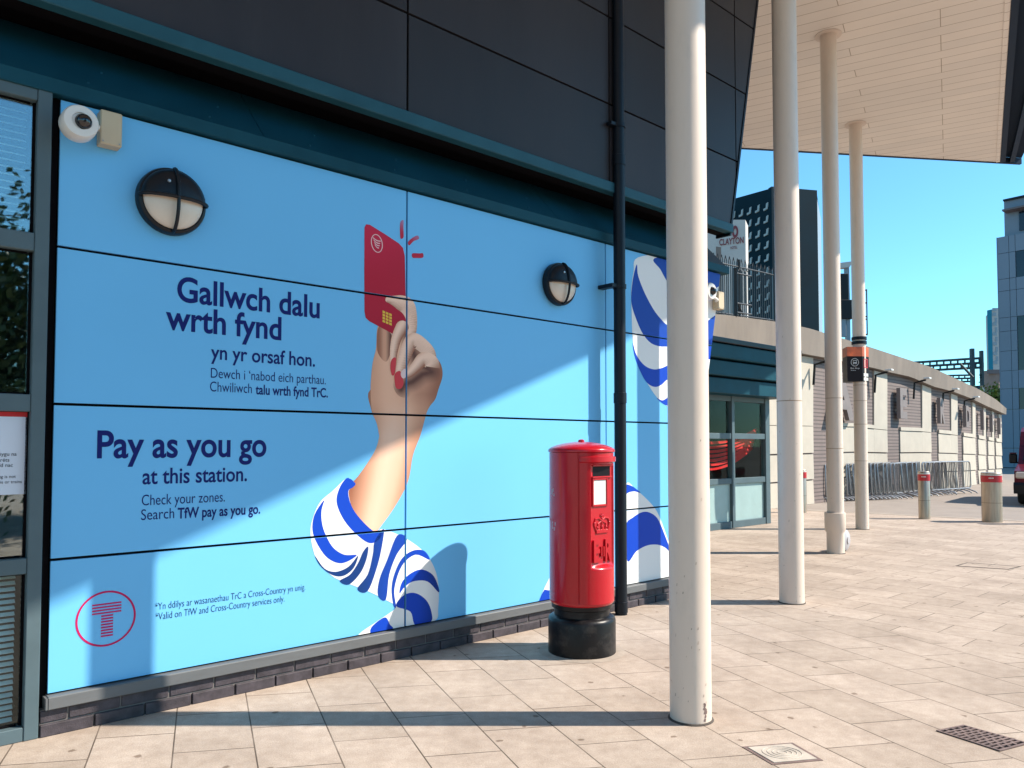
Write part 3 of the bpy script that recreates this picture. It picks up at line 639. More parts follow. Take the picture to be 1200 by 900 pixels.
# ringed T emblem made of bars
cu, cz = WP(124.5, 724.8); rr = (WP(124.5, 692.3)[1] - WP(124.5, 757.3)[1]) / 2; MAG = (0.50, 0.012, 0.10)
ell2 = lambda r: [(cu + r * math.cos(2 * math.pi * i / 64), cz + r * math.sin(2 * math.pi * i / 64)) for i in range(65)]
em = art('emblem', band(ell2(rr), ell2(rr * .93)), MAG, 1.2, smooth=False, onpx=False, label='magenta ring around a striped letter T')
bars = []
for k in range(4):
    z = cz + rr * (.50 - k * .105); bars.append([(cu - rr * .47, z), (cu + rr * .50, z), (cu + rr * .50, z + rr * .055), (cu - rr * .47, z + rr * .055)])
for k in range(8):
    z = cz + rr * (.075 - k * .103); bars.append([(cu - rr * .17, z), (cu + rr * .23, z), (cu + rr * .23, z + rr * .058), (cu - rr * .17, z + rr * .058)])
art('emblem_bars', bars, MAG, 1.2, smooth=False, onpx=False, parent=em)

# ================================================================ FIXTURES ON THE WALL
def wall_light(px, py, r, label):
    u, z = WP(px, py, .05); o = wp(u, z, 0)
    t = thing('wall_light', label, 'wall light', tuple(o), 'round bulkhead lights on the poster')
    up = Vector((0, 0, 1))
    MB().lathe([(0, .0), (r * .93, .0), (r, .012), (r, .05), (r * .97, .066), (r * .90, .075), (r * .86, .070), (0, .070)], o, WN, 48).build('body', M['lampblack'], t, True)
    dome = [(r * .86 * math.cos(a), .068 + r * .34 * math.sin(a)) for a in [i * math.pi / 2 / 10 for i in range(11)]]
    MB().lathe(dome, o, WN, 48).build('diffuser', M['diffuser'], t, True, 80)
    hood = [(r * .92 * math.cos(a), .074 + r * .42 * math.sin(a)) for a in [i * math.pi / 2 / 10 for i in range(11)]]
    hm = MB().lathe(hood, o, WN, 32, 0, math.pi, ref=WD)
    # close the hood's straight lower lip
    lip = [o + WN * h + WD * s * rr_ for s, (rr_, h) in [(1, q) for q in hood] + [(-1, q) for q in hood[::-1]]]
    hm.add(lip, [list(range(len(lip)))]); hm.build('hood', M['lampblack'], t, True, 30)
    gm = MB(); arc = [i * math.pi / 16 for i in range(17)]
    gm.tube([o + Vector((0, 0, 1)) * (r * .95 * math.cos(a)) + WN * (.075 + r * .46 * math.sin(a)) for a in arc], r * .055, 8)
    gm.tube([o + WD * (r * .97 * math.cos(a)) + WN * (.075 + r * .46 * math.sin(a)) for a in arc], r * .055, 8)
    gm.build('guard', M['lampblack'], t, True)
    b = MB(); b.lathe([(.011, 0), (.009, .006), (0, .007)], o + WD * (-r * .25) + Vector((0, 0, r * .45)) + WN * (.074 + r * .355), WN, 10); b.build('screw', M['galv'], t)
wall_light(202, 236, .205, 'larger looking round black bulkhead light near the top left of the poster')
wall_light(657, 333, .195, 'smaller looking round black bulkhead light between the red card and the drainpipe')
def cctv(pd, pbx, label):
    nd = .17
    u, z = WP(*pd, nd + .05); ub, zb = WP(*pbx, .09); t = thing('security_camera', label, 'security camera', tuple(wp(ub, zb, 0)))
    MB().hexa(wf, ub - .058, ub + .058, zb - .10, zb + .10, 0.001, .085, .006).build('junction_box', M['beige'], t)
    o = wp(u, z, nd)
    MB().tube([wp(ub - .05, zb - .01, .05), wp(ub - .11, zb - .01, .10), wp(u + .03, z - .02, nd)], .018, 10).build('arm', M['offwhite'], t, True)
    R_ = .094
    MB().lathe([(0, -.055), (R_ * .93, -.055), (R_ * .99, -.04), (R_, 0), (R_ * .97, .045), (R_ * .90, .056), (R_ * .5, .058), (R_ * .47, .05), (0, .05)], o, WN, 40).build('housing', M['offwhite'], t, True)
    c = o + WN * .052 + WD * .012
    MB().lathe([(R_ * .46 * math.cos(a), R_ * .46 * math.sin(a)) for a in [i * math.pi / 2 / 8 for i in range(9)]], c, WN, 28).build('lens_dome', M['lens'], t, True, 80)
    MB().hexa(wf, ub - .047, ub - .040, zb - .088, zb - .081, .086, .089).hexa(wf, ub + .040, ub + .047, zb - .088, zb - .081, .086, .089).build('screw', M['galv'], t)
cctv((95, 142), (131, 150), 'white dome camera with beige box at the top left corner of the poster')
cctv((834, 341), (846, 352), 'white dome camera with beige box at the far end of the poster wall')
# drainpipe
pp = G(728, 720); du = (pp - W0).dot(WD)
dp = thing('drainpipe', 'dark round drainpipe running the full height of the wall behind the red pillar box', 'drainpipe', tuple(pp))
mb = MB(); mb.tube([pp, pp + Vector((0, 0, 7.8))], .057, 24)
for z in (0.02, 2.0, 4.3): mb.lathe([(.057, 0), (.063, .003), (.063, .10), (.057, .103)], pp + Vector((0, 0, z)), (0, 0, 1), 24)
mb.build('pipe', M['navy'], dp, True)
pn = (pp - W0).dot(WN)
for py, n0 in ((148, .121), (336, .001)):
    z = at(718, py, pp.y).z; mb = MB(); mb.hexa(wf, du - .13, du - .05, z - .018, z + .018, n0, pn + .02, .003); mb.lathe([(.058, 0), (.066, 0), (.066, .04), (.058, .04)], pp + Vector((0, 0, z - .02)), (0, 0, 1), 24)
    mb.build('bracket', M['navy'], dp)

# ================================================================ CANOPY + COLUMNS
A_, B_ = [wp(*WP(*q)) for q in ((205, 642), (700, 405))]
def up_to(p, z): return p + sdir * ((z - p.z) / sdir.z)
ZO = ZCAN + .12
oa, ob_ = up_to(A_, ZO), G(1194.5, 191, ZO); od = (ob_ - oa).normalized()
f0, f1 = G(868, 173, ZCAN), G(1172, 190, ZCAN); fd = (f1 - f0).normalized(); i0 = G(1185, 0, ZCAN); idr = (i0 - f1).normalized()
# far corner of the outer edge: on the line of the far edge
def isect(p, d, q, e_):
    den = d.x * e_.y - d.y * e_.x; t = ((q.x - p.x) * e_.y - (q.y - p.y) * e_.x) / den; return Vector((p.x + d.x * t, p.y + d.y * t, 0))
oc = isect(oa, od, f1, fd); 
can = thing('entrance_canopy', 'broad cream boarded canopy roof carried high over the paving on round columns', 'canopy', (f1.x, f1.y, ZCAN))
flat = lambda v, z: Vector((v.x, v.y, z))
near_i = i0 + idr * 26; near_o = oa - od * 14; lf = f0 - fd * 9
sof = [lf, f1, near_i, Vector((lf.x - 3, near_i.y, 0))]
mb = MB(); mb.prism([(p.x, p.y) for p in sof], XYZ, ZCAN, ZCAN + .03)
pr_ = bpy.data.materials['soffit_boards']; t_ = pr_.node_tree
ge = t_.nodes.new('ShaderNodeNewGeometry'); pdir = Vector((.51, -.29)).normalized(); pnr = Vector((.29, .51)).normalized()
def dnode(v):
    d = t_.nodes.new('ShaderNodeVectorMath'); d.operation = 'DOT_PRODUCT'; t_.links.new(ge.outputs['Position'], d.inputs[0]); d.inputs[1].default_value = (v.x, v.y, 0); return d.outputs['Value']
cb = t_.nodes.new('ShaderNodeCombineXYZ'); t_.links.new(dnode(pdir), cb.inputs[0]); t_.links.new(dnode(pnr), cb.inputs[1])
br = t_.nodes.new('ShaderNodeTexBrick'); t_.links.new(cb.outputs[0], br.inputs['Vector']); br.inputs['Scale'].default_value = 1
br.inputs['Brick Width'].default_value = 3.6; br.inputs['Row Height'].default_value = .27; br.inputs['Mortar Size'].default_value = .006; br.inputs['Mortar Smooth'].default_value = .2; br.offset = .35; br.offset_frequency = 3
br.inputs['Color1'].default_value = (.96, .96, .96, 1); br.inputs['Color2'].default_value = (1.04, 1.03, 1.02, 1); br.inputs['Mortar'].default_value = (.45, .38, .30, 1)
b_ = t_.nodes['Principled BSDF']; src = b_.inputs['Base Color'].links[0].from_socket
mx = t_.nodes.new('ShaderNodeMix'); mx.data_type = 'RGBA'; mx.blend_type = 'MULTIPLY'; mx.inputs[0].default_value = 1; t_.links.new(src, mx.inputs[6]); t_.links.new(br.outputs['Color'], mx.inputs[7]); t_.links.new(mx.outputs[2], b_.inputs['Base Color'])
mb.build('soffit', M['soffit'], can)
roof = [lf + Vector((0, .05, 0)), flat(oc, 0), near_o, Vector((lf.x - 3, near_o.y, 0))]
mb = MB(); mb.prism([(p.x, p.y) for p in roof], XYZ, ZO, ZO + .14); mb.build('roof', pm('roof_soffit', (0.014, 0.024, 0.042), 0.6, spec=0.05), can)
def strip(p, q, w, z0, z1):
    d = (q - p); d.z = 0; L_ = d.length; d.normalize(); n_ = Vector((d.y, -d.x, 0))
    return MB().hexa(lambda s, a, z: flat(p, 0) + d * s + n_ * a + Vector((0, 0, z)), 0, L_, 0, w, z0, z1)
fas = strip(f1, near_i, -.10, ZCAN - .02, ZO + .1); fas.build('fascia', pm('fascia_slate', (0.018, 0.030, 0.052), 0.5, spec=0.1), can)
strip(f1 + fd * -.1, near_i + fd * -.1, -.07, ZCAN - .014, ZCAN - .001).build('edge_trim', M['soffit'], can)
mid = lambda p, q, t: p + (q - p) * t
M['fascia'] = pm('fascia_blue', (0.022, 0.038, 0.065), 0.5, spec=0.1)
ed = strip(mid(f1, oc, .45), mid(near_i, near_o, .45), -.09, ZCAN + .0, ZO - .001); ed.build('gutter', M['fascia'], can)
fr_ = strip(lf, flat(oc, 0), -.06, ZCAN - .012, ZO - .002); fr_.build('end_fascia', M['fascia'], can)
cols = []
def column(px, py, r, label, i):
    g = G(px, py); h = ZCAN - .001
    t = thing('column', label, 'column', tuple(g), 'cream columns under the canopy')
    MB().tube([g, g + Vector((0, 0, h))], r, 40).build('shaft', M['cream'], t, True)
    MB().lathe([(r, h - .012), (r + .075, h - .010), (r + .075, h - .002), (r, h - .002)], g, (0, 0, 1), 32).build('collar', M['cream'], t)
    MB().lathe([(r + .001, .001), (r + .012, .001), (r + .010, .006), (r + .001, .010)], g, (0, 0, 1), 32).build('base_joint', M['darkseam'], t)
    for hz_ in {0: (), 1: (2.05,), 2: (1.55, 2.3), 3: (1.3, 2.0, 2.45, 2.75)}[i]:
        MB().lathe([(r - .002, hz_), (r + .0012, hz_), (r + .0012, hz_ + .007), (r - .002, hz_ + .007)], g, (0, 0, 1), 32).build('seam', pm('seam_tan', (.30, .20, .12), .8), t)
    rnd = random.Random(20 + i); sc = MB()
    for k in range(34):
        an = R(-90) + rnd.uniform(-1.5, 1.5); zz = abs(rnd.gauss(0, .8)) + .03; s = rnd.uniform(.0012, .005); hh = rnd.uniform(.002, .012)
        q = lambda d, e: g + Vector((math.cos(an + d / r), math.sin(an + d / r), 0)) * (r + .0006) + Vector((0, 0, zz + e))
        sc.add([q(-s, -hh), q(s * .6, -hh * .6), q(s, hh), q(-s * .5, hh * .8)], [[0, 1, 2, 3]])
    sc.build('scuffs', pm('scuff', (.44, .35, .28), .8, var=.4, scale=30), t, fix=False)['kind'] = 'stuff'
    cols.append((t, g, r))
column(809.5, 842, .120, 'nearest cream column, standing in front of the end of the blue poster', 0)
column(928, 706, .123, 'second cream column from the camera, between poster and bus sign', 1)
column(980, 648, .118, 'third cream column with a wider sleeve and grey disc at its foot', 2)
column(1010.5, 620, .119, 'farthest cream column, carrying the orange and black bus sign', 3)
t, g, r = cols[2]
MB().lathe([(r, 0), (r + .004, 0), (r + .004, .30), (r + .028, .34), (r + .030, .60), (r, .605)], g + Vector((-.012, -.004, 0)), (0, 0, 1), 36).build('sleeve', M['cream'], t, True)
t, g, r = cols[0]
fl = MB()
for k in range(9):
    an = R(-62) + random.uniform(-.10, .10); z = .02 + random.random() * .10; s = random.uniform(.004, .012)
    p = g + Vector((math.cos(an), math.sin(an), 0)) * (r + .0006) + Vector((0, 0, z)); tx = Vector((-math.sin(an), math.cos(an), 0))
    fl.add([p - tx * s, p + tx * s * .4 + Vector((0, 0, -s)), p + tx * s + Vector((0, 0, s * .6)), p + Vector((0, 0, s * 1.8))], [[0, 1, 2, 3]])
fl.build('rust_chip', M['iron'], t, fix=False)
# grey domed cover beside the third column
gd = G(993, 646); dsc = thing('ground_light_cover', 'grey rounded cover standing on edge against the foot of the third column', 'cover', tuple(gd))
MB().lathe([(0, -.05), (.12, -.05), (.155, -.03), (.165, 0), (.155, .03), (.12, .05), (0, .055)], gd + Vector((-.03, .03, .165)), Vector((.75, -.66, 0)), 32).build('disc', M['greydisc'], dsc, True)
MB().lathe([(.05, 0), (.05, .012), (0, .012)], gd + Vector((-.03, .03, .165)) + Vector((.75, -.66, 0)).normalized() * .055, Vector((.75, -.66, 0)), 20).build('boss', M['greydisc'], dsc, True)
# ================================================================ PILLAR BOX
pc = G(682, 763); front = math.atan2(WN.y, WN.x) + R(0)
pb_ = thing('pillar_box', 'red cylindrical pillar box on a black base in front of the blue poster', 'post box', tuple(pc))
RB = .252; Z0, Z1 = .375, 1.545
REC0, REC1, RHA = .66, 1.455, R(31)
def body_r(th, z):
    r = RB
    a = (th + math.pi) % (2 * math.pi) - math.pi
    ss = lambda x: max(0, min(1, x)); sm = lambda x: (lambda q: q * q * (3 - 2 * q))(ss(x))
    # rounded lower edge
    if z < Z0 + .035: r -= .022 * (1 - ss((z - Z0) / .035)) ** 2
    # flat recessed plate
    if abs(a) < RHA + .05 and REC0 - .03 < z < REC1 + .02:
        w = sm((RHA - abs(a)) / R(1.8)) * sm((z - REC0) / .045) * sm((REC1 - z) / .012)
        flatr = .207 / math.cos(min(abs(a), 1.2)); r = r + (min(flatr, r) - r) * w
    if abs(abs(a) - R(52)) < R(.75) and z > Z0 + .04: r -= .006
    if abs(a) < R(52) and 1.468 < z < 1.512: r += .016 * sm((R(52) - abs(a)) / R(4)) * sm((z - 1.468) / .006)
    return r
NTH = 420; zsl = []
z = Z0
while z < Z1 + .0001:
    zsl.append(z)
    fine = (z < Z0 + .05) or (REC0 - .05 < z < REC0 + .07) or (z > REC1 - .03)
    z += .004 if fine else .02
mb = MB(); prof_dome = [(RB * 1.0, Z1), (RB * 1.035, Z1 + .004), (RB * 1.04, Z1 + .018), (RB * 1.02, Z1 + .028), (RB * .93, Z1 + .041), (RB * .75, Z1 + .058), (RB * .5, Z1 + .072), (RB * .25, Z1 + .080), (0.03, Z1 + .083)]
vs = []; fs = []
for z in zsl:
    for k in range(NTH):
        th = 2 * math.pi * k / NTH; r = body_r(th, z); vs.append(pc + Vector((r * math.cos(th + front), r * math.sin(th + front), z)))
for i in range(len(zsl) - 1):
    for k in range(NTH): fs.append([i * NTH + k, i * NTH + (k + 1) % NTH, (i + 1) * NTH + (k + 1) % NTH, (i + 1) * NTH + k])
mb.add(vs, fs); mb.lathe([(.1, Z0), (RB - .024, Z0)], pc, (0, 0, 1), 64); mb.build('body', M['red'], pb_, True, 50)
cp_ = MB().lathe(prof_dome, pc, (0, 0, 1), 64).build('cap', M['red'], pb_, True, 60)
MB().lathe([(.026, 0), (.024, .016), (.014, .022), (0, .023)], pc + Vector((-.0, 0, Z1 + .079)), (0, 0, 1), 20).build('finial', M['red'], cp_, True)
MB().lathe([(.245, 0), (.262, .004), (.262, .25), (.255, .272), (.235, .285), (.215, .29), (.215, .34), (.235, .35), (.238, .39)], pc, (0, 0, 1), 64).build('base', M['gloss_black'], pb_, True, 40)
MB().lathe([(.262, .006), (.30, .004), (.335, .0015)], pc, (0, 0, 1), 40).build('mortar_collar', pm('collar_mortar', (.33, .27, .22), .9, var=.2, scale=9), pb_)
# plate fittings: local frame t (sideways), z, n (outwards)
pt = Vector((-math.sin(front), math.cos(front), 0)); pn_ = Vector((math.cos(front), math.sin(front), 0))
pf = lambda a, z, n: pc + pt * a + pn_ * n + Vector((0, 0, z))
dr = MB(); dr.hexa(pf, -.098, .098, 1.365, 1.440, .150, .2085); dr.build('aperture', M['signblack'], pb_)
hm = MB(); hm.hexa(pf, -.112, .112, 1.352, 1.364, .190, .222, .003); hm.hexa(pf, -.112, .112, 1.441, 1.452, .190, .226, .003); hm.build('aperture_lip', M['red'], pb_, True)
pl = MB(); pl.hexa(pf, -.094, .050, 1.150, 1.335, .2075, .2105, .001); npl = pl.build('notice_plate', M['white'], pb_)
pl = MB()
for a0, a1, z0, z1 in ((-.108, -.0945, 1.135, 1.35), (.0505, .064, 1.135, 1.35), (-.0944, .0504, 1.135, 1.1495), (-.0944, .0504, 1.3355, 1.35)): pl.hexa(pf, a0, a1, z0, z1, .205, .218, .003)
pl.build('plate_frame', M['red'], pb_, True)
tx_ = MB()
for k, (w, z) in enumerate(((.09, 1.305), (.11, 1.285), (.07, 1.262), (.10, 1.235), (.05, 1.19))): tx_.hexa(pf, -.08, -.08 + w, z, z + .004, .2106, .2109)
tx_.build('small_print', M['signgrey'], npl)
# raised crown and cypher
cr = MB(); cz_ = .93
def tb(pts, r): cr.tube([pf(a, z, .208) for a, z in pts], r, 8)
cr.hexa(pf, -.068, .068, cz_, cz_ + .030, .203, .217, .004)
tb([(-.068, cz_ + .030), (-.088, cz_ + .075), (-.072, cz_ + .112), (-.035, cz_ + .118), (0, cz_ + .095)], .009)
tb([(.068, cz_ + .030), (.088, cz_ + .075), (.072, cz_ + .112), (.035, cz_ + .118), (0, cz_ + .095)], .009)
tb([(-.04, cz_ + .03), (-.045, cz_ + .075), (0, cz_ + .095), (.045, cz_ + .075), (.04, cz_ + .03)], .007)
tb([(0, cz_ + .03), (0, cz_ + .15)], .008); tb([(-.018, cz_ + .137), (.018, cz_ + .137)], .007)
for a, z in ((-.05, cz_ + .046), (0, cz_ + .05), (.05, cz_ + .046), (-.085, cz_ + .08), (.085, cz_ + .08), (0, cz_ + .112)):
    cr.lathe([(.012 * math.cos(q), .012 * math.sin(q)) for q in (0, .4, .8, 1.2, 1.57)], pf(a, z, .207), pn_, 12)
cr.build('crown_emblem', M['red'], pb_, True)
def raised(s, a0, a1, z0, h, bold):
    vs, fs = glyphs(s, bold); x0 = min(v[0] for v in vs); x1 = max(v[0] for v in vs); m = MB(); sx = (a1 - a0) / (x1 - x0); sy = h / cap()
    f = lambda n: [pf(a0 + (v[0] - x0) * sx, z0 + v[1] * sy, n) for v in vs]
    n = len(vs); ec = {}
    for q in fs:
        for i in range(len(q)):
            a, b = q[i], q[(i + 1) % len(q)]; ec[(a, b)] = 1
    m.add(f(.204) + f(.221), [[n + i for i in q] for q in fs] + [[a, b, n + b, n + a] for a, b in ec if (b, a) not in ec]); return m
m_ = raised('E', -.100, -.030, .722, .155, .03); e2 = raised('R', .030, .100, .722, .155, .03); m_.add(e2.v, e2.f); e3 = raised('II', -.018, .018, .755, .075, .0); m_.add(e3.v, e3.f)
m_.build('cypher', M['red'], pb_, fix=False).__setitem__('label', 'raised royal cypher E II R')
fl = MB()
for az, z, n_ in ((-107, 1.235, 9), (-104, .985, 8)):
    for k in range(n_):
        an = front + R(az) + random.uniform(-.085, .085); zz = z + random.uniform(-.028, .028); s = random.uniform(.003, .009); hh = random.uniform(.006, .018)
        q = lambda d, e: pc + Vector((math.cos(an + d / RB), math.sin(an + d / RB), 0)) * (RB + .0005) + Vector((0, 0, zz + e))
        fl.add([q(-s, -hh), q(s * .5, -hh * .8), q(s, hh), q(-s * .7, hh * .7)], [[0, 1, 2, 3]])
fl.build('label_residue', pm('residue', (.42, .30, .32), .7), pb_, fix=False)

# ================================================================ GROUND COVERS
def gq(*px): return [G(*p) for p in px]
def cover_frame(c, name, label):
    ctr = sum(c, Vector()) / 4; return thing(name, label, 'drain cover', tuple(ctr))
def qmap(c):
    return lambda a, b, z: (c[0] * (1 - a) + c[1] * a) * (1 - b) + (c[3] * (1 - a) + c[2] * a) * b + Vector((0, 0, z))
c = gq((872, 876), (928, 871.5), (962, 891), (906, 896)); t = cover_frame(c, 'access_cover', 'pale square access cover with chipped rusty rim, right of the nearest column'); q = qmap(c)
MB().hexa(q, -.03, 1.03, -.03, 1.03, .0005, .003).build('rim', M['iron'], t)
m_ = MB(); m_.hexa(q, .05, .95, .05, .95, .0032, .006); m_.build('tray', M['palecover'], t)
m_ = MB()
for k in range(1, 5):
    pts = [q(.5 + k * .09 * math.cos(a), .5 + k * .09 * math.sin(a), .006) for a in [i * 2 * math.pi / 24 for i in range(24)]]; m_.tube(pts, .0028, 5, closed=True)
m_.build('ring_ribs', M['palecover'], t)
c = gq((1097, 857), (1129, 850.5), (1206, 872), (1172, 881)); t = cover_frame(c, 'drain_grating', 'brown cast iron slotted grating set in the paving at the right edge'); q = qmap(c)
MB().hexa(q, 0, 1, 0, 1, .0005, .002).build('recess', M['black'], t)
m_ = MB(); NX, NY = 4, 11
m_.hexa(q, 0, 1, 0, .04, .002, .007); m_.hexa(q, 0, 1, .96, 1, .002, .007); m_.hexa(q, 0, .05, .0401, .9599, .002, .007); m_.hexa(q, .95, 1, .0401, .9599, .002, .007)
for j in range(NY):
    b0 = .04 + .92 * j / NY
    if j: m_.hexa(q, .0501, .9499, b0 - .018, b0 + .018, .002, .007)
    for i in range(1, NX):
        a0 = .05 + .9 * (i + (.25 if j % 2 else -.1)) / NX; m_.hexa(q, a0 - .03, a0 + .03, b0 + .0181 if j else b0 + .0001, b0 + .92 / NY - .0181, .002, .0068)
m_.build('grating', M['iron'], t)
c = gq((1120, 663.5), (1133, 659.5), (1197, 664), (1182, 667.5)); t = cover_frame(c, 'inset_cover', 'paving filled inspection cover with a thin dark rim, beyond the brown grating'); q = qmap(c)
m_ = MB()
for a0, a1, b0, b1 in ((0, 1, 0, .03), (0, 1, .97, 1), (0, .07, .0301, .9699), (.93, 1, .0301, .9699)): m_.hexa(q, a0, a1, b0, b1, .0006, .004)
m_.build('rim', M['darkseam'], t); MB().hexa(q, .0702, .9298, .0303, .9697, .0005, .003).build('filled_tray', M['paving'], t)

# ================================================================ GLAZED ENTRANCE
EN = -3.34; UE1 = WP(901, 613, EN)[0]
zE = lambda y: WP(866, y, EN)[1]
en = thing('glazed_entrance', 'dark framed glazed entrance under a teal canopy box, set back beyond the poster wall', 'entrance', tuple(wp(UE1 - 1.5, 0, EN)))
MB().prism([(7.0, 0), (UE1, 0), (UE1, 3.35), (7.0, 3.35)], wf, EN - 2.6, EN - 2.7).build('back_wall', M['dark'], en)
MB().hexa(wf, UE1 - .05, UE1, 0, 3.35, EN - 2.6, EN - .13).hexa(wf, 7, UE1 - .05, 2.62, 3.35, EN - 2.6, EN - .13).build('side_wall', M['dark'], en)
mu = [WP(x, 560, EN)[0] for x in (813, 857.5, 897)]; UL0 = mu[0] - (mu[2] - mu[1]) * 1.0
xs = [UL0, mu[0], mu[1], UE1 - .14]; zr = [0.0, zE(563.5), zE(511.5), zE(468)]
fm = MB()
for i, u in enumerate(xs): fm.hexa(wf, u - .05 if i < 3 else u - .03, u + .05 if i < 3 else UE1, 0.0, 2.62, EN - .06, EN + .05, .006)
for j, z in enumerate(zr):
    for i in range(3): fm.hexa(wf, xs[i] + .051, xs[i + 1] - .051 + (.02 if i == 2 else 0), z - (.05 if j else 0), z + (.06 if j else .13), EN - .05, EN + .035, .005)
frm = fm.build('frame', M['frame'], en)
for i in range(3):
    for j in range(3):
        MB().hexa(wf, xs[i] + .052, xs[i + 1] - .031, zr[j] + .061 + (.07 if j == 0 else 0), zr[j + 1] - .051, EN - .022, EN - .012).build('pane', M['glass_door'] if j else M['frost'], frm)
fz = [(zE(466), zE(448), .42), (zE(447.5), zE(430), .50), (zE(429.5), zE(413), .58)]
for k, (z0, z1, n1) in enumerate(fz):
    MB().hexa(wf, 7.0, UE1 + .22, z0 + .012, z1 - .012, EN - .12, EN + n1, .012).build('fascia_board', M['teal'], en)
MB().hexa(wf, 7.0, UE1 + .20, fz[0][0] + .02, fz[2][1] - .02, EN - .12, EN + .36).build('fascia_core', M['black'], en)
MB().hexa(wf, 7.0, UE1 + .26, fz[2][1], fz[2][1] + .09, EN - .2, EN + .64, .01).build('roof_cap', M['navy'], en)
p = at(868, 407, 14.9); lt = thing('flat_floodlight', 'small pale flat lamp under the concrete coping above the glazed entrance', 'lamp', tuple(p))
MB().box(p.x - .09, p.x + .09, p.y - .05, p.y + .05, p.z - .02, p.z + .02, .008).build('lamp_head', M['white'], lt); MB().tube([p, p + Vector((-.05, .25, -.12))], .014, 8).build('arm', M['plastic'], lt)
# cabinet seen inside the glass
for px0, px1, y0, y1, lab in ((859, 876, 484, 508, 0), (833, 842, 480, 520, 1)): pass
ins = MB(); ua, ub = WP(860, 500, EN - .9)[0], WP(880, 500, EN - .9)[0]
ib = thing('inside_cabinet', 'pale slatted cabinet standing behind the entrance glass', 'cabinet', tuple(wp(ua, 0, EN - .9)))
MB().hexa(wf, ua, ub, 0.0, 2.1, EN - 1.2, EN - .9, .01).build('carcass', M['furn'], ib)
m_ = MB()
for k in range(9): m_.hexa(wf, ua + .02, ub - .02, .3 + k * .19, .3 + k * .19 + .16, EN - .899, EN - .885)
m_.build('slats', M['frost'], ib)
hk = thing('reflection_straps', 'red and white straps curving behind the entrance glass, standing in for a reflection in it', 'straps', tuple(wp(mu[1], 1.3, EN - .25)))  # added behind the pane in place of red streaks reflected in it
u0_, u1_ = mu[0] - .35, UE1 + .05
def sag(t, k):      # t 0..1 across, lower strands hang deeper
    zl, zrr = zE(512 + 3.3 * k), zE(500 + 3.6 * k); low = .34 + .045 * k
    return zl + (zrr - zl) * t - low * 4 * t * (1 - t) * (.62 if t > .5 else .62)
for k in range(7):
    m_ = MB(); N_ = 26; pts = []
    for i in range(N_ + 1): t__ = i / N_; pts.append((u0_ + (u1_ - u0_) * t__, sag(t__, k)))
    for (a0, z0), (a1, z1) in zip(pts, pts[1:]):
        hh = .027; m_.add([wp(a0, z0 - hh, EN - .2 - .02 * k), wp(a1, z1 - hh, EN - .2 - .02 * k), wp(a1, z1 + hh, EN - .22 - .02 * k), wp(a0, z0 + hh, EN - .22 - .02 * k),
                              wp(a0, z0 - hh, EN - .206 - .02 * k), wp(a1, z1 - hh, EN - .206 - .02 * k), wp(a1, z1 + hh, EN - .226 - .02 * k), wp(a0, z0 + hh, EN - .226 - .02 * k)], [[0, 1, 2, 3], [4, 7, 6, 5]])
    m_.build('strap', M['reflstrap'], hk, fix=False)

# ================================================================ ARENA WALL
PX = [(780, 15.6), (838, 17.7), (907, 19.7), (1000, 23.2), (1060, 26.1), (1128, 30.0), (1172, 35.5)]
def itp(tab, x, f=lambda v: v, fi=lambda v: v):
    for (a, va), (b, vb) in zip(tab, tab[1:]):
        if x <= b or (b, vb) == tab[-1]: t = (x - a) / (b - a); return fi(f(va) + (f(vb) - f(va)) * t)
def dpx(x): return itp(PX, x, lambda v: 1 / v, lambda v: 1 / v)
TOP = [(780, 366), (838, 370), (907, 379), (940, 386), (1000, 404), (1050, 420), (1084, 431), (1110, 443), (1140, 456.5), (1160, 468), (1172, 478)]
COP = [(780, 400), (838, 402), (905, 409), (940, 416.5), (966, 421), (1020, 432.5), (1037, 437), (1060, 442), (1088, 453.5), (1110, 459), (1130, 466.5), (1150, 476), (1172, 485.5)]
LED = [(780, 492), (1000, 496), (1040, 500), (1079, 501.5), (1113, 505), (1138, 508.5), (1151, 511), (1172, 514.5)]
def aw(x, y, n=0.0):
    """point on the arena wall seen at photo column x, height from row y, n metres in front of it"""
    d = dpx(x); p = at(x, y, d); d2 = dpx(x + 1); e = (at(x + 1, y, d2) - p); e.z = 0; e.normalize(); return p + Vector((e.y, -e.x, 0)) * n
def ground_at(x, n=0.0): p = aw(x, 500, n); p.z = 0; return p
ar = thing('arena_wall', 'long pale block wall with brown ribbed panels and a concrete coping, curving away on the right', 'wall', tuple(ground_at(1060)))
def wallstrip(x0, x1, ytop, ybot, n0, n1, step=6.0):
    m = MB(); k = max(1, int((x1 - x0) / step)); vs = []
    for i in range(k + 1):
        x = x0 + (x1 - x0) * i / k
        for n in (n0, n1):
            a = aw(x, ytop(x), n); a.z = aw(x, ytop(x), 0).z; b = aw(x, 500, n); b.z = 0.0 if ybot is None else aw(x, ybot(x), 0).z
            vs += [a, b]
    fs = []
    for i in range(k):
        o, o2 = i * 4, (i + 1) * 4        # (a0,b0,a1,b1)
        fs += [[o + 2, o + 3, o2 + 3, o2 + 2], [o, o2, o2 + 1, o + 1], [o, o + 2, o2 + 2, o2], [o + 1, o2 + 1, o2 + 3, o + 3]]
    fs += [[0, 1, 3, 2], [k * 4, k * 4 + 2, k * 4 + 3, k * 4 + 1]]
    return m.add(vs, fs)
tp = lambda x: itp(TOP, x); cpf = lambda x: itp(COP, x); ld = lambda x: itp(LED, x)
wallstrip(780, 1172, lambda x: cpf(x) - 2, None, -.6, 0).build('ribbed_wall', M['louvre'], ar)
wallstrip(780, 1173, tp, cpf, -.75, .22).build('coping', M['concrete'], ar)
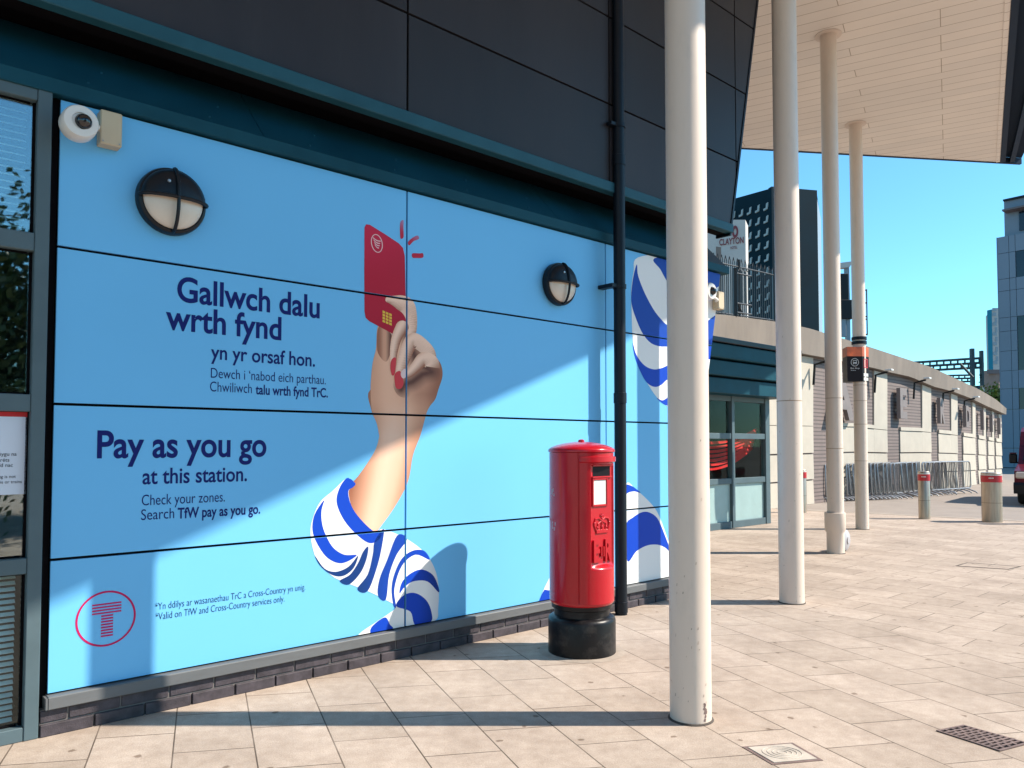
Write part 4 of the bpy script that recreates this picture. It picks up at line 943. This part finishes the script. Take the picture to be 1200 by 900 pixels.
BAY = [(951, 985, 1022.5), (1038, 1053, 1079), (1089.5, 1098, 1113), (1120.5, 1127, 1138), (1141.5, 1144.7, 1151), (1153.5, 1156.2, 1161), (1163.2, 1165.2, 1169)]
nxt = [b[0] for b in BAY[1:]] + [1172.3]
M['joint'] = pm('block_joint', (.25, .21, .17), .9)
cpan = lambda x0, x1, yt, yb, n=.05: wallstrip(x0, x1, yt, yb, .001, n).build('block_panel', M['wallcream'], ar)
j1 = lambda x: 500 + (ld(x) - 500) * 1.0
def colpan(x0, x1, full):
    """cream facing between two photo columns: above the ledge when full, below it always, cut at block joints"""
    if full: cpan(x0, x1, lambda x: cpf(x) + 1, lambda x: ld(x) + 4)
    ys = [lambda x: ld(x) + 4.6, lambda x: ld(x) + 24, lambda x: ld(x) + 24.6, lambda x: ld(x) + 42, lambda x: ld(x) + 42.6]
    return ys
def block(x0, x1, top_open):
    if top_open: cpan(x0, x1, lambda x: cpf(x) + 1, lambda x: ld(x) + 4)
    else: cpan(x0, x1, ld, lambda x: ld(x) + 4, .075)
    zf = [.0, .34, .36, .68, .70, 1.0]
    for a, b in ((0, 1), (2, 3), (4, 5)):
        yt = lambda x, a=a: ld(x) + 4.7 + (gy(x) - ld(x) - 4.7) * zf[a]; yb = lambda x, b=b: ld(x) + 4.7 + (gy(x) - ld(x) - 4.7) * zf[b]
        cpan(x0, x1, yt, yb if b < 5 else None)
def gy(x): return proj(ground_at(x))[1]
block(780, 951, True)
for (a, b, c_), nx in zip(BAY, nxt):
    block(b, c_, False); block(c_ + (nx - c_) * .004, nx, True)
# raised letters, each standing off its ribbed bay
for s, x0, x1, y0, y1 in (('A', 966, 992, 446, 489), ('E', 1046.5, 1054.5, 457, 488.5), ('R', 1094, 1099.5, 468, 494.5), ('D', 1124.5, 1129, 477, 499), ('I', 1144.8, 1146.3, 482, 502.5), ('F', 1155.8, 1158, 487, 505), ('F', 1165, 1167, 491, 508)):
    vs, fs = glyphs(s, .045); a0 = min(v[0] for v in vs); a1 = max(v[0] for v in vs)
    if s == 'I': a0 -= .04; a1 += .04
    p0, p1 = aw(x0, y1, .12), aw(x1, y1, .12); p1.z = p0.z; ht = at(x0, y0, dpx(x0)).z - at(x0, y1, dpx(x0)).z; e = (p1 - p0); no_ = Vector((e.y, -e.x, 0)).normalized()
    f = lambda n: [p0 + e * ((v[0] - a0) / (a1 - a0)) + no_ * n + Vector((0, 0, v[1] / cap() * ht)) for v in vs]
    k = len(vs); ed_ = {(q[i], q[(i + 1) % len(q)]) for q in fs for i in range(len(q))}
    m_ = MB(); m_.add(f(0) + f(.12), [[k + i for i in q] for q in fs] + [q[::-1] for q in fs] + [[a, b, k + b, k + a] for a, b in ed_ if (b, a) not in ed_])
    for zz in (.2, .8):
        c0 = p0 + e * .25 + Vector((0, 0, ht * zz)); m_.tube([c0 - no_ * .3, c0], .02, 6)
    m_.build('letter', M['letter'], ar, fix=False)
# lamps on bracket arms under the coping
for x, y, lab in ((948, 428, 'nearest lamp on a bracket arm under the coping, left of the bus sign'), (1020, 440, 'bracket lamp under the coping just right of the bus sign'), (1066, 449, 'bracket lamp under the coping above the letter E'), (1100, 461, 'bracket lamp under the coping above the letter R'), (1125, 470, 'bracket lamp under the coping above the letter D')):
    p = aw(x, y, .02); t = thing('bracket_lamp', lab, 'wall lamp', tuple(p), 'lamps along the arena wall'); nv = (aw(x, y, 1) - aw(x, y, 0)).normalized(); ev = Vector((-nv.y, nv.x, 0))
    MB().tube([p + Vector((0, 0, -.55)) + nv * .10, p + nv * .14, p + nv * .35 + Vector((0, 0, .05)), p + nv * .50 + Vector((0, 0, .08))], .035, 8).build('arm', M['plastic'], t, True)
    c_ = p + nv * .55 + Vector((0, 0, .12)); MB().hexa(lambda a, b, z: c_ + ev * a + nv * b + Vector((0, 0, z)), -.10, .10, -.10, .10, -.02, .04, .012).build('lamp_head', M['white'], t)
# railing along the coping
rl = thing('railing', 'black hooped railing on top of the concrete coping in front of the hotel', 'railing', tuple(aw(870, 372)))
rp = lambda x, h: aw(x, tp(x), -.15) + Vector((0, 0, h))
m_ = MB()
x = 838.0
while x < 925:
    q0, q1 = rp(x, 0), rp(x + 2.2, 0); m_.tube([q0, q0 + Vector((0, 0, 1.42)), (q0 + q1) / 2 + Vector((0, 0, 1.52)), q1 + Vector((0, 0, 1.42)), q1], .011, 6); x += 4.6
m_.build('hooped_bars', M['rail'], rl)
for h in (.12, 1.32): MB().tube([rp(x, h) for x in range(838, 928, 8)], .018, 8).build('rail', M['rail'], rl)
for x in (872.5, 914): MB().hexa(lambda a, b, z: rp(x, z) + Vector((a, b, 0)), -.035, .035, -.035, .035, 0, 1.5, .005).build('post', M['rail'], rl)
gt_ = thing('railing_gate', 'short lower railing panel with a thick post in front of the hooped railing', 'railing', tuple(aw(853, 372)))
rq = lambda x, h: aw(x, tp(x), .2) + Vector((0, 0, h))
MB().hexa(lambda a, b, z: rq(853, z) + Vector((a, b, 0)), -.045, .045, -.03, .03, 0, 1.15, .005).build('post', M['rail'], gt_)
for h in (.10, .32, 1.03): MB().tube([rq(x, h) for x in (853, 862, 871.5)], .02, 8).build('rail', M['rail'], gt_)
m_ = MB(); m_.tube([rq(856, .32), rq(862, .05)], .018, 6)
for x in (857, 861, 865): m_.tube([rq(x, .32), rq(x, 1.1), rq(x + 1.6, 1.17), rq(x + 3.2, 1.1), rq(x + 3.2, .32)], .010, 6)
m_.build('bars', M['rail'], gt_)
for x in (845, 886): pass

# ================================================================ BARRIERS, BOLLARDS
def barrier(label):
    t = thing('crowd_barrier', label, 'barrier', (0, 0, 0), 'steel crowd barriers stacked by the arena wall')
    L_, H_ = 1.95, 1.06; c = .10; z0 = .17
    loop = [(c, z0), (L_ - c, z0), (L_ - .03, z0 + .03), (L_, z0 + c), (L_, H_ - c), (L_ - .03, H_ - .03), (L_ - c, H_), (c, H_), (.03, H_ - .03), (0, H_ - c), (0, z0 + c), (.03, z0 + .03)]
    MB().tube([(a, 0, z) for a, z in loop], .021, 8, closed=True).build('frame', M['galv'], t, True)
    m = MB()
    for k in range(1, 18): a = L_ * k / 18; m.tube([(a, 0, z0), (a, 0, H_)], .0085, 6, caps=False)
    m.build('infill_bars', M['galv'], t, True)
    for a in (.32, L_ - .32):
        MB().tube([(a, -.36, .012), (a, -.30, .06), (a, -.05, .15), (a, 0, z0 - .01), (a, .05, .15), (a, .30, .06), (a, .36, .012)], .021, 8).build('foot', M['galv'], t, True)
    return t
b0 = barrier('first steel crowd barrier at the left end of the long stacked row'); nb = 0
ba, bb = G(958, 589), G(1050, 585); spots = []
for k in range(20): spots.append((ba + (bb - ba) * (k / 19), 1))
bc, bd = G(1060, 584), G(1102, 580)
for k in range(9): spots.append((bc + (bd - bc) * (k / 8), 2))
for k, (p, row) in enumerate(spots):
    vaz = math.degrees(math.atan2(p.x, p.y)); rz = R(90 - vaz - (4 + (9 if k == 18 else 15 if k == 19 else 0) + (3 * (k - 20) if row == 2 and k > 23 else 0))) + random.uniform(-.02, .02); zz = 0
    if k == 0: b0.location = p; b0.rotation_euler = (0, 0, rz); o = b0
    else:
        lab = {19: 'front steel crowd barrier at the right end of the longer stacked row', 20: 'first steel crowd barrier of the shorter stacked row behind the slim bollard', 28: 'last steel crowd barrier at the far right end of the stacks'}.get(k, 'steel crowd barrier inside the longer stacked row' if row == 1 else 'steel crowd barrier inside the shorter stacked row')
        o = dup(b0, p, lab, rz)
    o.rotation_euler = (R(random.uniform(-5, -1)), 0, rz)
# dark rubber feet and boxes left of the stack
bx = thing('dark_crate', 'black slatted crate standing at the left end of the crowd barriers', 'crate', tuple(G(951, 586)))
p = G(951, 586); MB().box(p.x - .32, p.x + .3, p.y, p.y + .6, 0, .95, .02).build('body', M['plastic'], bx)
m_ = MB()
for k in range(5): m_.box(p.x - .33, p.x + .31, p.y - .012, p.y - .001, .08 + k * .18, .2 + k * .18, .004)
m_.build('slats', M['plastic'], bx)
def bollard(px, py, r, h, label, tilt=0):
    g = G(px, py); t = thing('bollard', label, 'bollard', tuple(g), 'steel bollards with red bands')
    MB().lathe([(r, 0), (r, h - .012), (r * .93, h), (0, h + .004)], g, (0, 0, 1), 40).build('post', M['steel'], t, True)
    bm_ = MB().lathe([(r + .001, h - .20), (r + .006, h - .198), (r + .006, h - .062), (r + .001, h - .06)], g, (0, 0, 1), 40).build('band', M['redband'], t, True)
    MB().lathe([(r + .0005, h - .058), (r + .003, h - .056), (r + .003, h - .045), (r + .0005, h - .043)], g, (0, 0, 1), 40).build('white_line', M['white'], t)
    tc_ = math.atan2(-g.y, -g.x); mm = MB()
    for k, w in enumerate((-.036, -.012, .012, .032)):
        q = lambda d, z: g + Vector((math.cos(tc_ + d / r), math.sin(tc_ + d / r), 0)) * (r + .0068) + Vector((0, 0, z))
        mm.add([q(w - .008, h - .125), q(w + .008, h - .125), q(w + .008, h - .100), q(w - .008, h - .100)], [[0, 1, 2, 3]])
    mm.build('marking', M['white'], bm_, fix=False)
    mm = MB().lathe([(r + .0003, .40), (r + .0018, .402), (r + .0018, .404), (r + .0003, .406)], g, (0, 0, 1), 40).build('seam', M['darkseam'], t)
bollard(939.5, 600.5, .115, 1.02, 'steel bollard half hidden by the second column')
bollard(1083.5, 608, .117, 1.03, 'slim steel bollard with a red band in front of the crowd barriers')
bollard(1162.8, 611.5, .190, 1.03, 'thick steel bollard with a red band near the red van')
bollard(1216, 614, .117, 1.03, 'steel bollard just outside the right edge throwing a thin shadow')

# ================================================================ BUS SIGN on the fourth column
t4, g4, r4 = cols[3]; d4 = g4.y; s0 = at(1003.5, 425, d4 - .14)
sg = thing('bus_stop_sign', 'black and orange bus stop sign box strapped to the farthest column', 'sign', tuple(at(1005, 446, d4)))
x0, x1 = at(992.3, 430, d4 - .15).x, at(1010.8, 430, d4 - .15).x; x2 = at(1018.2, 430, d4 - .02).x
zb_, zo, zt = at(1000, 447, d4 - .15).z, at(1000, 417.5, d4 - .15).z, at(1000, 406.5, d4 - .15).z
quad = [(x0, d4 - .17), (x1, d4 - .15), (x2, d4 - .02), (x2 - .02, d4 + .16), (x0 + .06, d4 + .17)]
MB().prism(quad, XYZ, zb_, zo).build('lower_box', M['signblack'], sg); MB().prism(quad, XYZ, zo, zt).build('top_panel', M['signorange'], sg)
sf = lambda a, z, n: Vector((x0 + (x1 - x0) * a, d4 - .17 + .02 * a - n, z))
m_ = MB(); cxx, czz, rr_ = .50, zb_ + (zo - zb_) * .76, .078; W_ = x1 - x0
for k in range(28):
    a, b = 2 * math.pi * k / 28, 2 * math.pi * (k + 1) / 28
    m_.add([sf(cxx + rr_ * q * math.cos(w) / W_, czz + rr_ * q * math.sin(w), .002) for w, q in ((a, 1), (b, 1), (b, .88), (a, .88))], [[0, 1, 2, 3]])
m_.hexa(sf, cxx - .036 / W_, cxx + .036 / W_, czz - .022, czz + .040, .0015, .003); m_.hexa(sf, cxx - .030 / W_, cxx - .014 / W_, czz - .038, czz - .0221, .0015, .003); m_.hexa(sf, cxx + .014 / W_, cxx + .030 / W_, czz - .038, czz - .0221, .0015, .003)
m_.build('bus_symbol', M['signgrey'], sg, fix=False)
m_ = MB(); m_.hexa(sf, cxx - .028 / W_, cxx + .028 / W_, czz + .002, czz + .030, .0031, .004); m_.build('bus_windscreen', M['signblack'], sg)
text_mb('Bus Stop', lambda x, y: sf(x, y, .002), .22, .80, zb_ + (zo - zb_) * .50, .026, .01).build('lettering', M['signgrey'], sg, fix=False)
text_mb('Arena', lambda x, y: sf(x, y, .002), .22, .55, zb_ + (zo - zb_) * .42, .020).build('lettering', M['signgrey'], sg, fix=False)
sside = lambda a, z, n: Vector((x1 + (x2 - x1) * a, d4 - .15 + .13 * a, z)) + Vector((.13, -(x2 - x1), 0)).normalized() * n
m_ = MB()
for a0, a1, z0, z1 in ((.25, .75, .88, .91), (.25, .75, .55, .58), (.20, .27, .55, .91), (.73, .80, .55, .91), (.42, .58, .60, .86)): m_.hexa(sside, a0, a1, zb_ + (zo - zb_) * z0, zb_ + (zo - zb_) * z1, .001, .004)
m_.build('red_outline', M['redprint'], sg)
m_ = MB(); m_.hexa(sside, .15, .85, zb_ + .10, zb_ + .16, .001, .004); m_.hexa(sside, .15, .85, zb_ + .02, zb_ + .08, .001, .004); m_.build('white_block', M['white'], sg)
m_ = MB()
for y in (397, 402): z = at(1005, y, d4).z; m_.lathe([(r4, z - .03), (r4 + .018, z - .03), (r4 + .018, z + .03), (r4, z + .03)], (g4.x, g4.y, 0), (0, 0, 1), 30)
m_.build('clamp', M['navy'], sg, True)

# ================================================================ RED VAN at the right edge
vg = G(1187, 592.5); vy = vg.y; vx = at(1189.5, 590, vy).x
vn = thing('red_van', 'red van facing the plaza, its front corner just entering the right edge', 'van', (vx + .95, vy, 0))
side = [(0.0, .42), (-.05, .55), (0.0, .92), (.75, 1.10), (1.45, 1.98), (1.75, 2.10), (4.7, 2.08), (4.9, 1.9), (4.95, .45)]
VH = R(40); vf = lambda y, z, n: Vector((vx + n * math.cos(VH) + y * math.sin(VH), vy + y * math.cos(VH) - n * math.sin(VH), z))
bm_ = MB(); bm_.prism(side, vf, .0, 1.88); bm_.build('body', M['van'], vn)
MB().prism([(0.83, 1.165), (1.40, 1.90), (1.39, 1.93), (.80, 1.18)], lambda y, z, n: vf(y - .03, z + .02, n), .12, 1.76).build('windscreen', M['vanglass'], vn)
for n0, n1 in ((-.012, .004), (1.876, 1.892)): MB().prism([(1.0, 1.18), (1.55, 1.88), (2.3, 1.9), (2.3, 1.18)], vf, n0, n1).build('side_window', M['vanglass'], vn)
MB().prism([(-.09, .32), (-.11, .55), (-.06, .62), (.3, .60), (.3, .30)], vf, -.015, 1.895).build('bumper', M['plastic'], vn)
for n in (.03, 1.60): MB().hexa(vf, -.055, .03, .72, .90, n, n + .25, .03).build('headlight', M['lamp_glass'], vn, True)
for y, n in ((.85, -.01), (.85, 1.67), (3.9, -.01), (3.9, 1.67)):
    w = MB(); w.lathe([(.20, 0), (.31, 0), (.335, .03), (.335, .19), (.31, .22), (.20, .22)], vf(y, .335, n), (math.cos(VH), -math.sin(VH), 0), 32); wo = w.build('wheel', M['tyre'], vn, True)
    MB().lathe([(0, .03), (.19, .02), (.20, .06), (.20, .16), (.19, .20), (0, .19)], vf(y, .335, n), (math.cos(VH), -math.sin(VH), 0), 24).build('rim', M['galv'], wo, True)
for n0, n1 in ((-.24, -.05), (1.93, 2.12)):
    w = MB(); w.hexa(vf, 1.0, 1.12, 1.10, 1.37, n0, n1, .03); w.hexa(vf, 1.05, 1.10, 1.10, 1.14, min(n1, 1.93) - .05, max(n0, -.05) + .08); mo = w.build('mirror', M['plastic'], vn, True)
    MB().hexa(vf, .99, 1.13, 1.372, 1.40, n0 + .01, n1 - .01, .01).build('mirror_cap', M['van'], mo)

# ================================================================ BACKGROUND BUILDINGS
def place(px, d): p = at(px, 522, d); p.z = 0; return p
# dark hotel tower
HD = 130.0; hz = lambda y, d=HD: at(900, y, d).z
ht_ = thing('hotel_tower', 'dark teal hotel tower with rows of small angled windows beyond the railing', 'building', tuple(place(915, HD)))
cA, cB, cC = place(838, HD + 9), place(908, HD), place(962, HD + 2)
topA, topB = at(857, 240.5, HD + 6.6).z, at(908, 220.5, HD).z
def wallface(p, q, z0, z1a, z1b, th, name, mat, par):
    d = (q - p); L_ = d.length; d = d / L_; n_ = Vector((d.y, -d.x, 0)); m = MB()
    vs = [p, q, q + Vector((0, 0, z1b)), p + Vector((0, 0, z1a))]; m.add(vs + [v - n_ * th for v in vs], [[0, 1, 2, 3], [7, 6, 5, 4], [0, 4, 5, 1], [1, 5, 6, 2], [2, 6, 7, 3], [3, 7, 4, 0]]); return m.build(name, mat, par)
topA2 = topB + (topA - topB) * ((cA - cB).length / (at(857, 240.5, HD + 6.6).xy.to_3d() - cB).length)
wallface(cA, cB, 0, topB, topB, 1, 'wall', M['hotel'], ht_); wallface(cB, cC, 0, topB + .3, topB + .3, 1, 'wall', M['hotel'], ht_)
cD = place(966, HD + 14); wallface(cC, cD, 0, topB - 1.2, topB - 1.2, 1, 'wall', M['tower'], ht_)
MB().add([cA + Vector((0, 0, topB - .5)), cB + Vector((0, 0, topB - .5)), cC + Vector((0, 0, topB - .5)), cD + Vector((0, 0, topB - 2)), cA + Vector((0, 30, topB - .5))], [[0, 1, 2, 3, 4]]).build('roof', M['hotel'], ht_)
hd_ = (cB - cA).normalized(); hn = Vector((hd_.y, -hd_.x, 0)); Lh = (cB - cA).length
for r_ in range(13):
    for c_ in range(6):
        s = Lh - (1.05 + c_ * 1.62) * 1.0; zc = hz(241) - r_ * 2.22
        if s < .6: continue
        wfh = lambda a, z, n: cA + hd_ * (s + a) + hn * n + Vector((0, 0, zc + z))
        m_ = MB(); m_.prism([(-.42, -.62), (.30, -.42), (.46, .72), (.10, .55), (.02, -.18), (-.42, -.25)], wfh, -.05, .22); m_.build('window', M['hotelwin'], ht_)
        wo = ht_.children[-1]
# white sign block of the hotel
SD = 100.0; sa, sb = place(830, SD + 2), place(876.5, SD)
hs_ = thing('hotel_sign_block', 'white rendered block carrying the maroon hotel sign, left of the dark tower', 'building', tuple(sb))
zt_ = at(876, 257.5, SD).z
wallface(sa, sb, 0, zt_ + .6, zt_, 3, 'wall', M['hotelsign'], hs_)
ca_, cb_ = place(841.5, SD - .5), place(847.5, SD - .6); wallface(ca_, cb_, 0, at(845, 290, SD).z, at(845, 291, SD).z, .3, 'pier', M['stone'], hs_)
for x in (851, 856, 862, 868): p_ = place(x, SD - .3); q_ = place(x + 1.6, SD - .3); wallface(p_, q_, 0, at(x, 312, SD).z, at(x, 312, SD).z, .25, 'fin', M['soffit'], hs_)
sd_ = (sb - sa).normalized(); sn = Vector((sd_.y, -sd_.x, 0))
def sgn(px, y, n):
    r_ = ray(px, y); q_ = sb + sn * n; e0 = Vector((0, 0, EYE)); return e0 + r_ * ((q_ - e0).dot(sn) / r_.dot(sn))
m_ = MB(); ctr = sgn(861.5, 271.5, .12); rx, rz_ = .36, .0
o_, i_ = [], []
for k in range(25):
    a = 2 * math.pi * k / 24; o_.append(ctr + sd_ * (.40 * math.cos(a)) + Vector((0, 0, .82 * math.sin(a)))); i_.append(ctr + sd_ * (.17 * math.cos(a)) + Vector((0, 0, .42 * math.sin(a))))
for k in range(24): m_.add([o_[k], o_[k + 1], i_[k + 1], i_[k]], [[0, 1, 2, 3]])
m_.build('ring_logo', M['signred'], hs_, fix=False)
def signtext(s, xa, xb, y, h, b):
    p0, p1 = sgn(xa, y, .12), sgn(xb, y, .12); p1.z = p0.z
    text_mb(s, lambda u, v: p0 + (p1 - p0) * u + Vector((0, 0, v)), 0, 1, 0, h, b).build('lettering', M['signred'], hs_, fix=False)
signtext('CLAYTON', 843, 871.5, 287.5, .80, .02); signtext('HOTEL', 856, 864, 292, .36, .01)
# right hand office block
OD = 55.0; oa_ = place(1174.5, OD); od_ = Vector((.64, -.77, 0)); on = Vector((-.77, -.64, 0))
of = thing('office_block', 'blue grey panelled office block with dark windows at the right edge', 'building', tuple(oa_))
zof = lambda y: at(1174.5, y, OD).z
ofn = lambda s, z, n: oa_ + od_ * s + on * n + Vector((0, 0, z))
HT = zof(278.5)
MB().hexa(ofn, 0, 16, 0, HT, -14, -.06).build('core', M['officeglass'], of)
MB().hexa(ofn, .35, 16, HT, zof(236.5), -13, -.4).build('top_storey', M['office'], of)
MB().hexa(ofn, .35, 16, zof(236.5), zof(234.5), -13, -.2).build('roof_edge', M['navy'], of)
MB().hexa(ofn, .5, 16, zof(251), zof(249), -.39, .5).build('canopy_blade', M['slate'], of)
MB().hexa(ofn, 1.3, 16, zof(274), zof(252), -.395, -.3).build('window', M['officeglass'], of)
rowsz = [0.02, 1.4, zof(480), zof(456), zof(435), zof(412), zof(389), zof(373), zof(342), zof(328), zof(298), HT]
cs = [0.0, .72, 1.12, 3.4, 5.0, 7.3, 9, 11.3, 13, 16]
pj = .014
for i in range(len(rowsz) - 1):
    for j in range(len(cs) - 1):
        isw = (j in (2, 4, 6)) and (i not in (0, 1, 7, 8, 10)) or (j in (2, 4, 6) and i == 8 and False)
        z0, z1 = rowsz[i], rowsz[i + 1]
        if j in (2, 4, 6) and i in (2, 4, 5, 6, 9): continue
        MB().hexa(ofn, cs[j] + pj, cs[j + 1] - pj, z0 + pj, z1 - pj, -.055, .03).build('facade_panel', M['office'], of)
MB().hexa(lambda a, b, z: ofn(a, z, b), -.06, -.001, -13.9, 0, 0, HT).build('end_wall', M['office'], of)
MB().hexa(ofn, -2.5, -.07, 0, 2.2, -6, -4).build('dark_doorway', M['dark'], of)
# distant glass tower
TD = 240.0
tw = thing('distant_tower', 'slim pale tower with a turquoise glass corner far behind the gantry', 'building', tuple(place(1165, TD)))
ta, tb_, tc2 = place(1158.6, TD + 6), place(1166, TD), place(1190, TD + 1)
zta = at(1166, 362.5, TD).z
wallface(ta, tb_, 0, zta - 1.2, zta, 2, 'wall', pm('pale_panel', (.42, .40, .38), .6), tw); wallface(tb_, tc2, 0, zta, zta, 2, 'glass_wall', M['towerglass'], tw)
for y in (363, 368.5, 380, 391.5, 403, 414.5, 425):
    z = at(1170, y, TD).z; MB().box(tb_.x + .1, tc2.x, TD - .35, TD - .05, z - .5, z + .5).build('floor_band', M['tower'], tw)
for y in (375, 386, 397, 409, 420):
    z = at(1170, y, TD).z
    for x in (1169.5, 1174): p_ = place(x, TD - .3); MB().box(p_.x, p_.x + .7, p_.y - .1, p_.y + .1, z - .9, z + .6).build('window', M['tower'], tw)
# brown stone building
BD = 95.0; bs = thing('stone_building', 'brown stone building with a low slate roof between the gantry and the office block', 'building', tuple(place(1168, BD)))
pA, pB, pC = place(1157.5, BD + 8), place(1161, BD), place(1185, BD + 1)
zs_ = at(1165, 434, BD).z
wallface(pA, pB, 0, zs_, zs_, 1, 'wall', M['stone'], bs); wallface(pB, pC, 0, zs_, zs_, 1, 'wall', M['stone'], bs)
MB().add([pA + Vector((-.4, 0, zs_)), pB + Vector((-.3, -.5, zs_)), pC + Vector((0, -.5, zs_)), place(1186, BD + 7) + Vector((0, 0, at(1166, 427.5, BD).z)), place(1165, BD + 7) + Vector((0, 0, at(1166, 427.5, BD).z))], [[0, 1, 2, 3, 4]]).build('roof', M['slate'], bs)
m_ = MB(); m_.hexa(lambda a, b, z: Vector((a, b, z)), pB.x - .3, pC.x, BD - .5, BD - .1, zs_ - .45, zs_ + .05); m_.build('cornice', M['slate'], bs)
m_ = MB(); m_.box(pB.x + .3, pB.x + 2.0, BD - .16, BD - .02, at(1165, 446, BD).z, at(1165, 445, BD).z); m_.build('string_course', M['slate'], bs)
# railway gantry
GD = 75.0
gy_ = thing('railway_gantry', 'dark steel railway gantry with two ladder-like beams above the arena wall', 'gantry', tuple(place(1142, GD)))
def ladder(xa, xb, ya_, yb_, hA, hB, y, n, name, rows=2):
    m = MB()
    for k in range(rows + 1):
        pa_ = at(xa, ya_ + (hA * k / rows), y + 8); pb2 = at(xb, yb_ + (hB * k / rows), y); m.tube([pa_, pb2], .12, 4)
    for r_ in range(rows):
        for i in range(n + 1):
            t = (i + (.5 if r_ else 0)) / (n + .5)
            a = at(xa, ya_ + hA * r_ / rows, y + 8).lerp(at(xb, yb_ + hB * r_ / rows, y), t); b = at(xa, ya_ + hA * (r_ + 1) / rows, y + 8).lerp(at(xb, yb_ + hB * (r_ + 1) / rows, y), t)
            m.tube([a, b], .10, 4)
    m.build(name, M['gantry'], gy_)
ladder(1000, 1152, 429.5, 419.5, 9.5, 11, GD, 19, 'beam'); ladder(1060, 1141, 441, 439.5, 7, 7.5, GD + 25, 12, 'beam')
for x, y, w in ((1141.5, 408.5, 3.7), (1152.5, 411, 2.8)):
    p_ = place(x, GD); zt2 = at(x, y, GD).z; h_ = w / F_PX * GD / 2; MB().box(p_.x - h_, p_.x + h_, GD - .2, GD + .2, 0, zt2, .02).build('mast', M['gantry'], gy_)
MB().tube([at(1125, 426, GD - .3), at(1140, 442, GD - .3)], .12, 6).build('brace', M['gantry'], gy_)
m_ = MB()
for k in range(6): m_.tube([at(1148 + k * .6, 439 + k * 3, GD), at(1151, 441 + k * 3, GD)], .10, 5)
m_.lathe([(.3, -.5), (.45, 0), (.3, .5)], at(1147.5, 458, GD), (0, 0, 1), 10); m_.build('insulator', M['gantry'], gy_)
# railway signal behind the columns
RD = 60.0; rs = thing('railway_signal', 'black railway signal head with a ladder, partly hidden behind the farthest columns', 'signal', tuple(place(993, RD)))
xx = lambda x: at(x, 400, RD).x; zz_ = lambda y: at(995, y, RD).z
MB().box(xx(984), xx(994.5), RD - .2, RD + .2, zz_(356), zz_(321), .05).build('signal_head', M['plastic'], rs)
MB().box(xx(984), xx(999), RD - .3, RD + .3, zz_(374), zz_(352), .03).build('platform', M['plastic'], rs)
MB().box(xx(992), xx(997), RD, RD + .3, 0, zz_(312), .03).build('mast', M['tower'], rs)
MB().box(xx(985), xx(991.5), RD - .1, RD + .1, zz_(395), zz_(372), .03).build('relay_box', M['tower'], rs)
m_ = MB(); m_.prism([(xx(984), zz_(309)), (xx(1000), zz_(307)), (xx(995), zz_(314)), (xx(984), zz_(315))], lambda a, z, n: Vector((a, RD + n, z)), -.3, .3); m_.build('hood', M['hotelsign'], rs)
m_ = MB()
for x in (1012.5, 1016.5): m_.tube([Vector((xx(x), RD, zz_(y))) for y in (339, 393)], .045, 6)
for y in (340, 355, 371, 374, 392): m_.tube([Vector((xx(1001), RD, zz_(y))), Vector((xx(1016.5), RD, zz_(y)))], .055, 6)
m_.build('ladder', M['plastic'], rs)

# ================================================================ TREES
def tree(name, label, loc, h, r, n, leaf, mat, group=None, top=1.0, seed=1):
    rnd = random.Random(seed); t = thing(name, label, 'tree', tuple(loc), group); loc = Vector(loc)
    tr = MB(); tr.tube([loc, loc + Vector((.05, 0, h * .25)), loc + Vector((-.05, .05, h * .55)), loc + Vector((0, 0, h * .92))], [h * .028, h * .022, h * .014, h * .003], 10)
    cl = []
    for k in range(26):
        f = .28 + .68 * (k / 25); a = rnd.uniform(0, 6.28); rr = r * (1.05 - top * f * .85) * rnd.uniform(.55, 1.05); b = loc + Vector((0, 0, h * f * .92)); e = b + Vector((math.cos(a) * rr, math.sin(a) * rr, h * .06 * rnd.uniform(.2, 1.6)))
        tr.tube([b, b.lerp(e, .5) + Vector((0, 0, h * .02)), e], [h * .008, h * .005, h * .002], 6); cl.append((e, rr)); cl.append((b.lerp(e, .55), rr * .8))
    tr.build('trunk', M['bark'], t, True)
    m = MB()
    for k in range(n):
        c, rr = rnd.choice(cl); s = leaf * rnd.uniform(.6, 1.4); sp = .28 * r + .18 * rr
        p = c + Vector((rnd.gauss(0, sp), rnd.gauss(0, sp), rnd.gauss(0, sp * .7)))
        ax = Vector((rnd.gauss(0, 1), rnd.gauss(0, 1), rnd.gauss(0, 1))).normalized(); bx_ = ax.orthogonal().normalized() * s; by = ax.cross(bx_).normalized() * s * .55
        m.add([p - bx_, p + by, p + bx_, p - by], [[0, 1, 2, 3]])
    m.build('crown', mat, t, fix=False); return t
tree('street_tree', 'yellow green tree between the arena wall and the office block', place(1168, 62), 6.3, 2.2, 3200, .16, M['leafy'], seed=3)
refl = Vector((.79, -.61, 0))
wpt = wp(-.2, 0, 0)
tree('plane_tree', 'tall pointed tree opposite the station, mirrored in the upper window panes', wpt + refl * 17 + Vector((.61, .79, 0)) * 2.3, 9.4, 2.3, 15000, .105, M['leaf'], top=1.0, seed=5)
tree('plane_tree', 'broad bushy tree opposite the station, mirrored in the window beside the notice', wpt + refl * 15 + Vector((.61, .79, 0)) * -1.4, 6.0, 2.6, 15000, .10, M['leaf'], top=.5, seed=8)
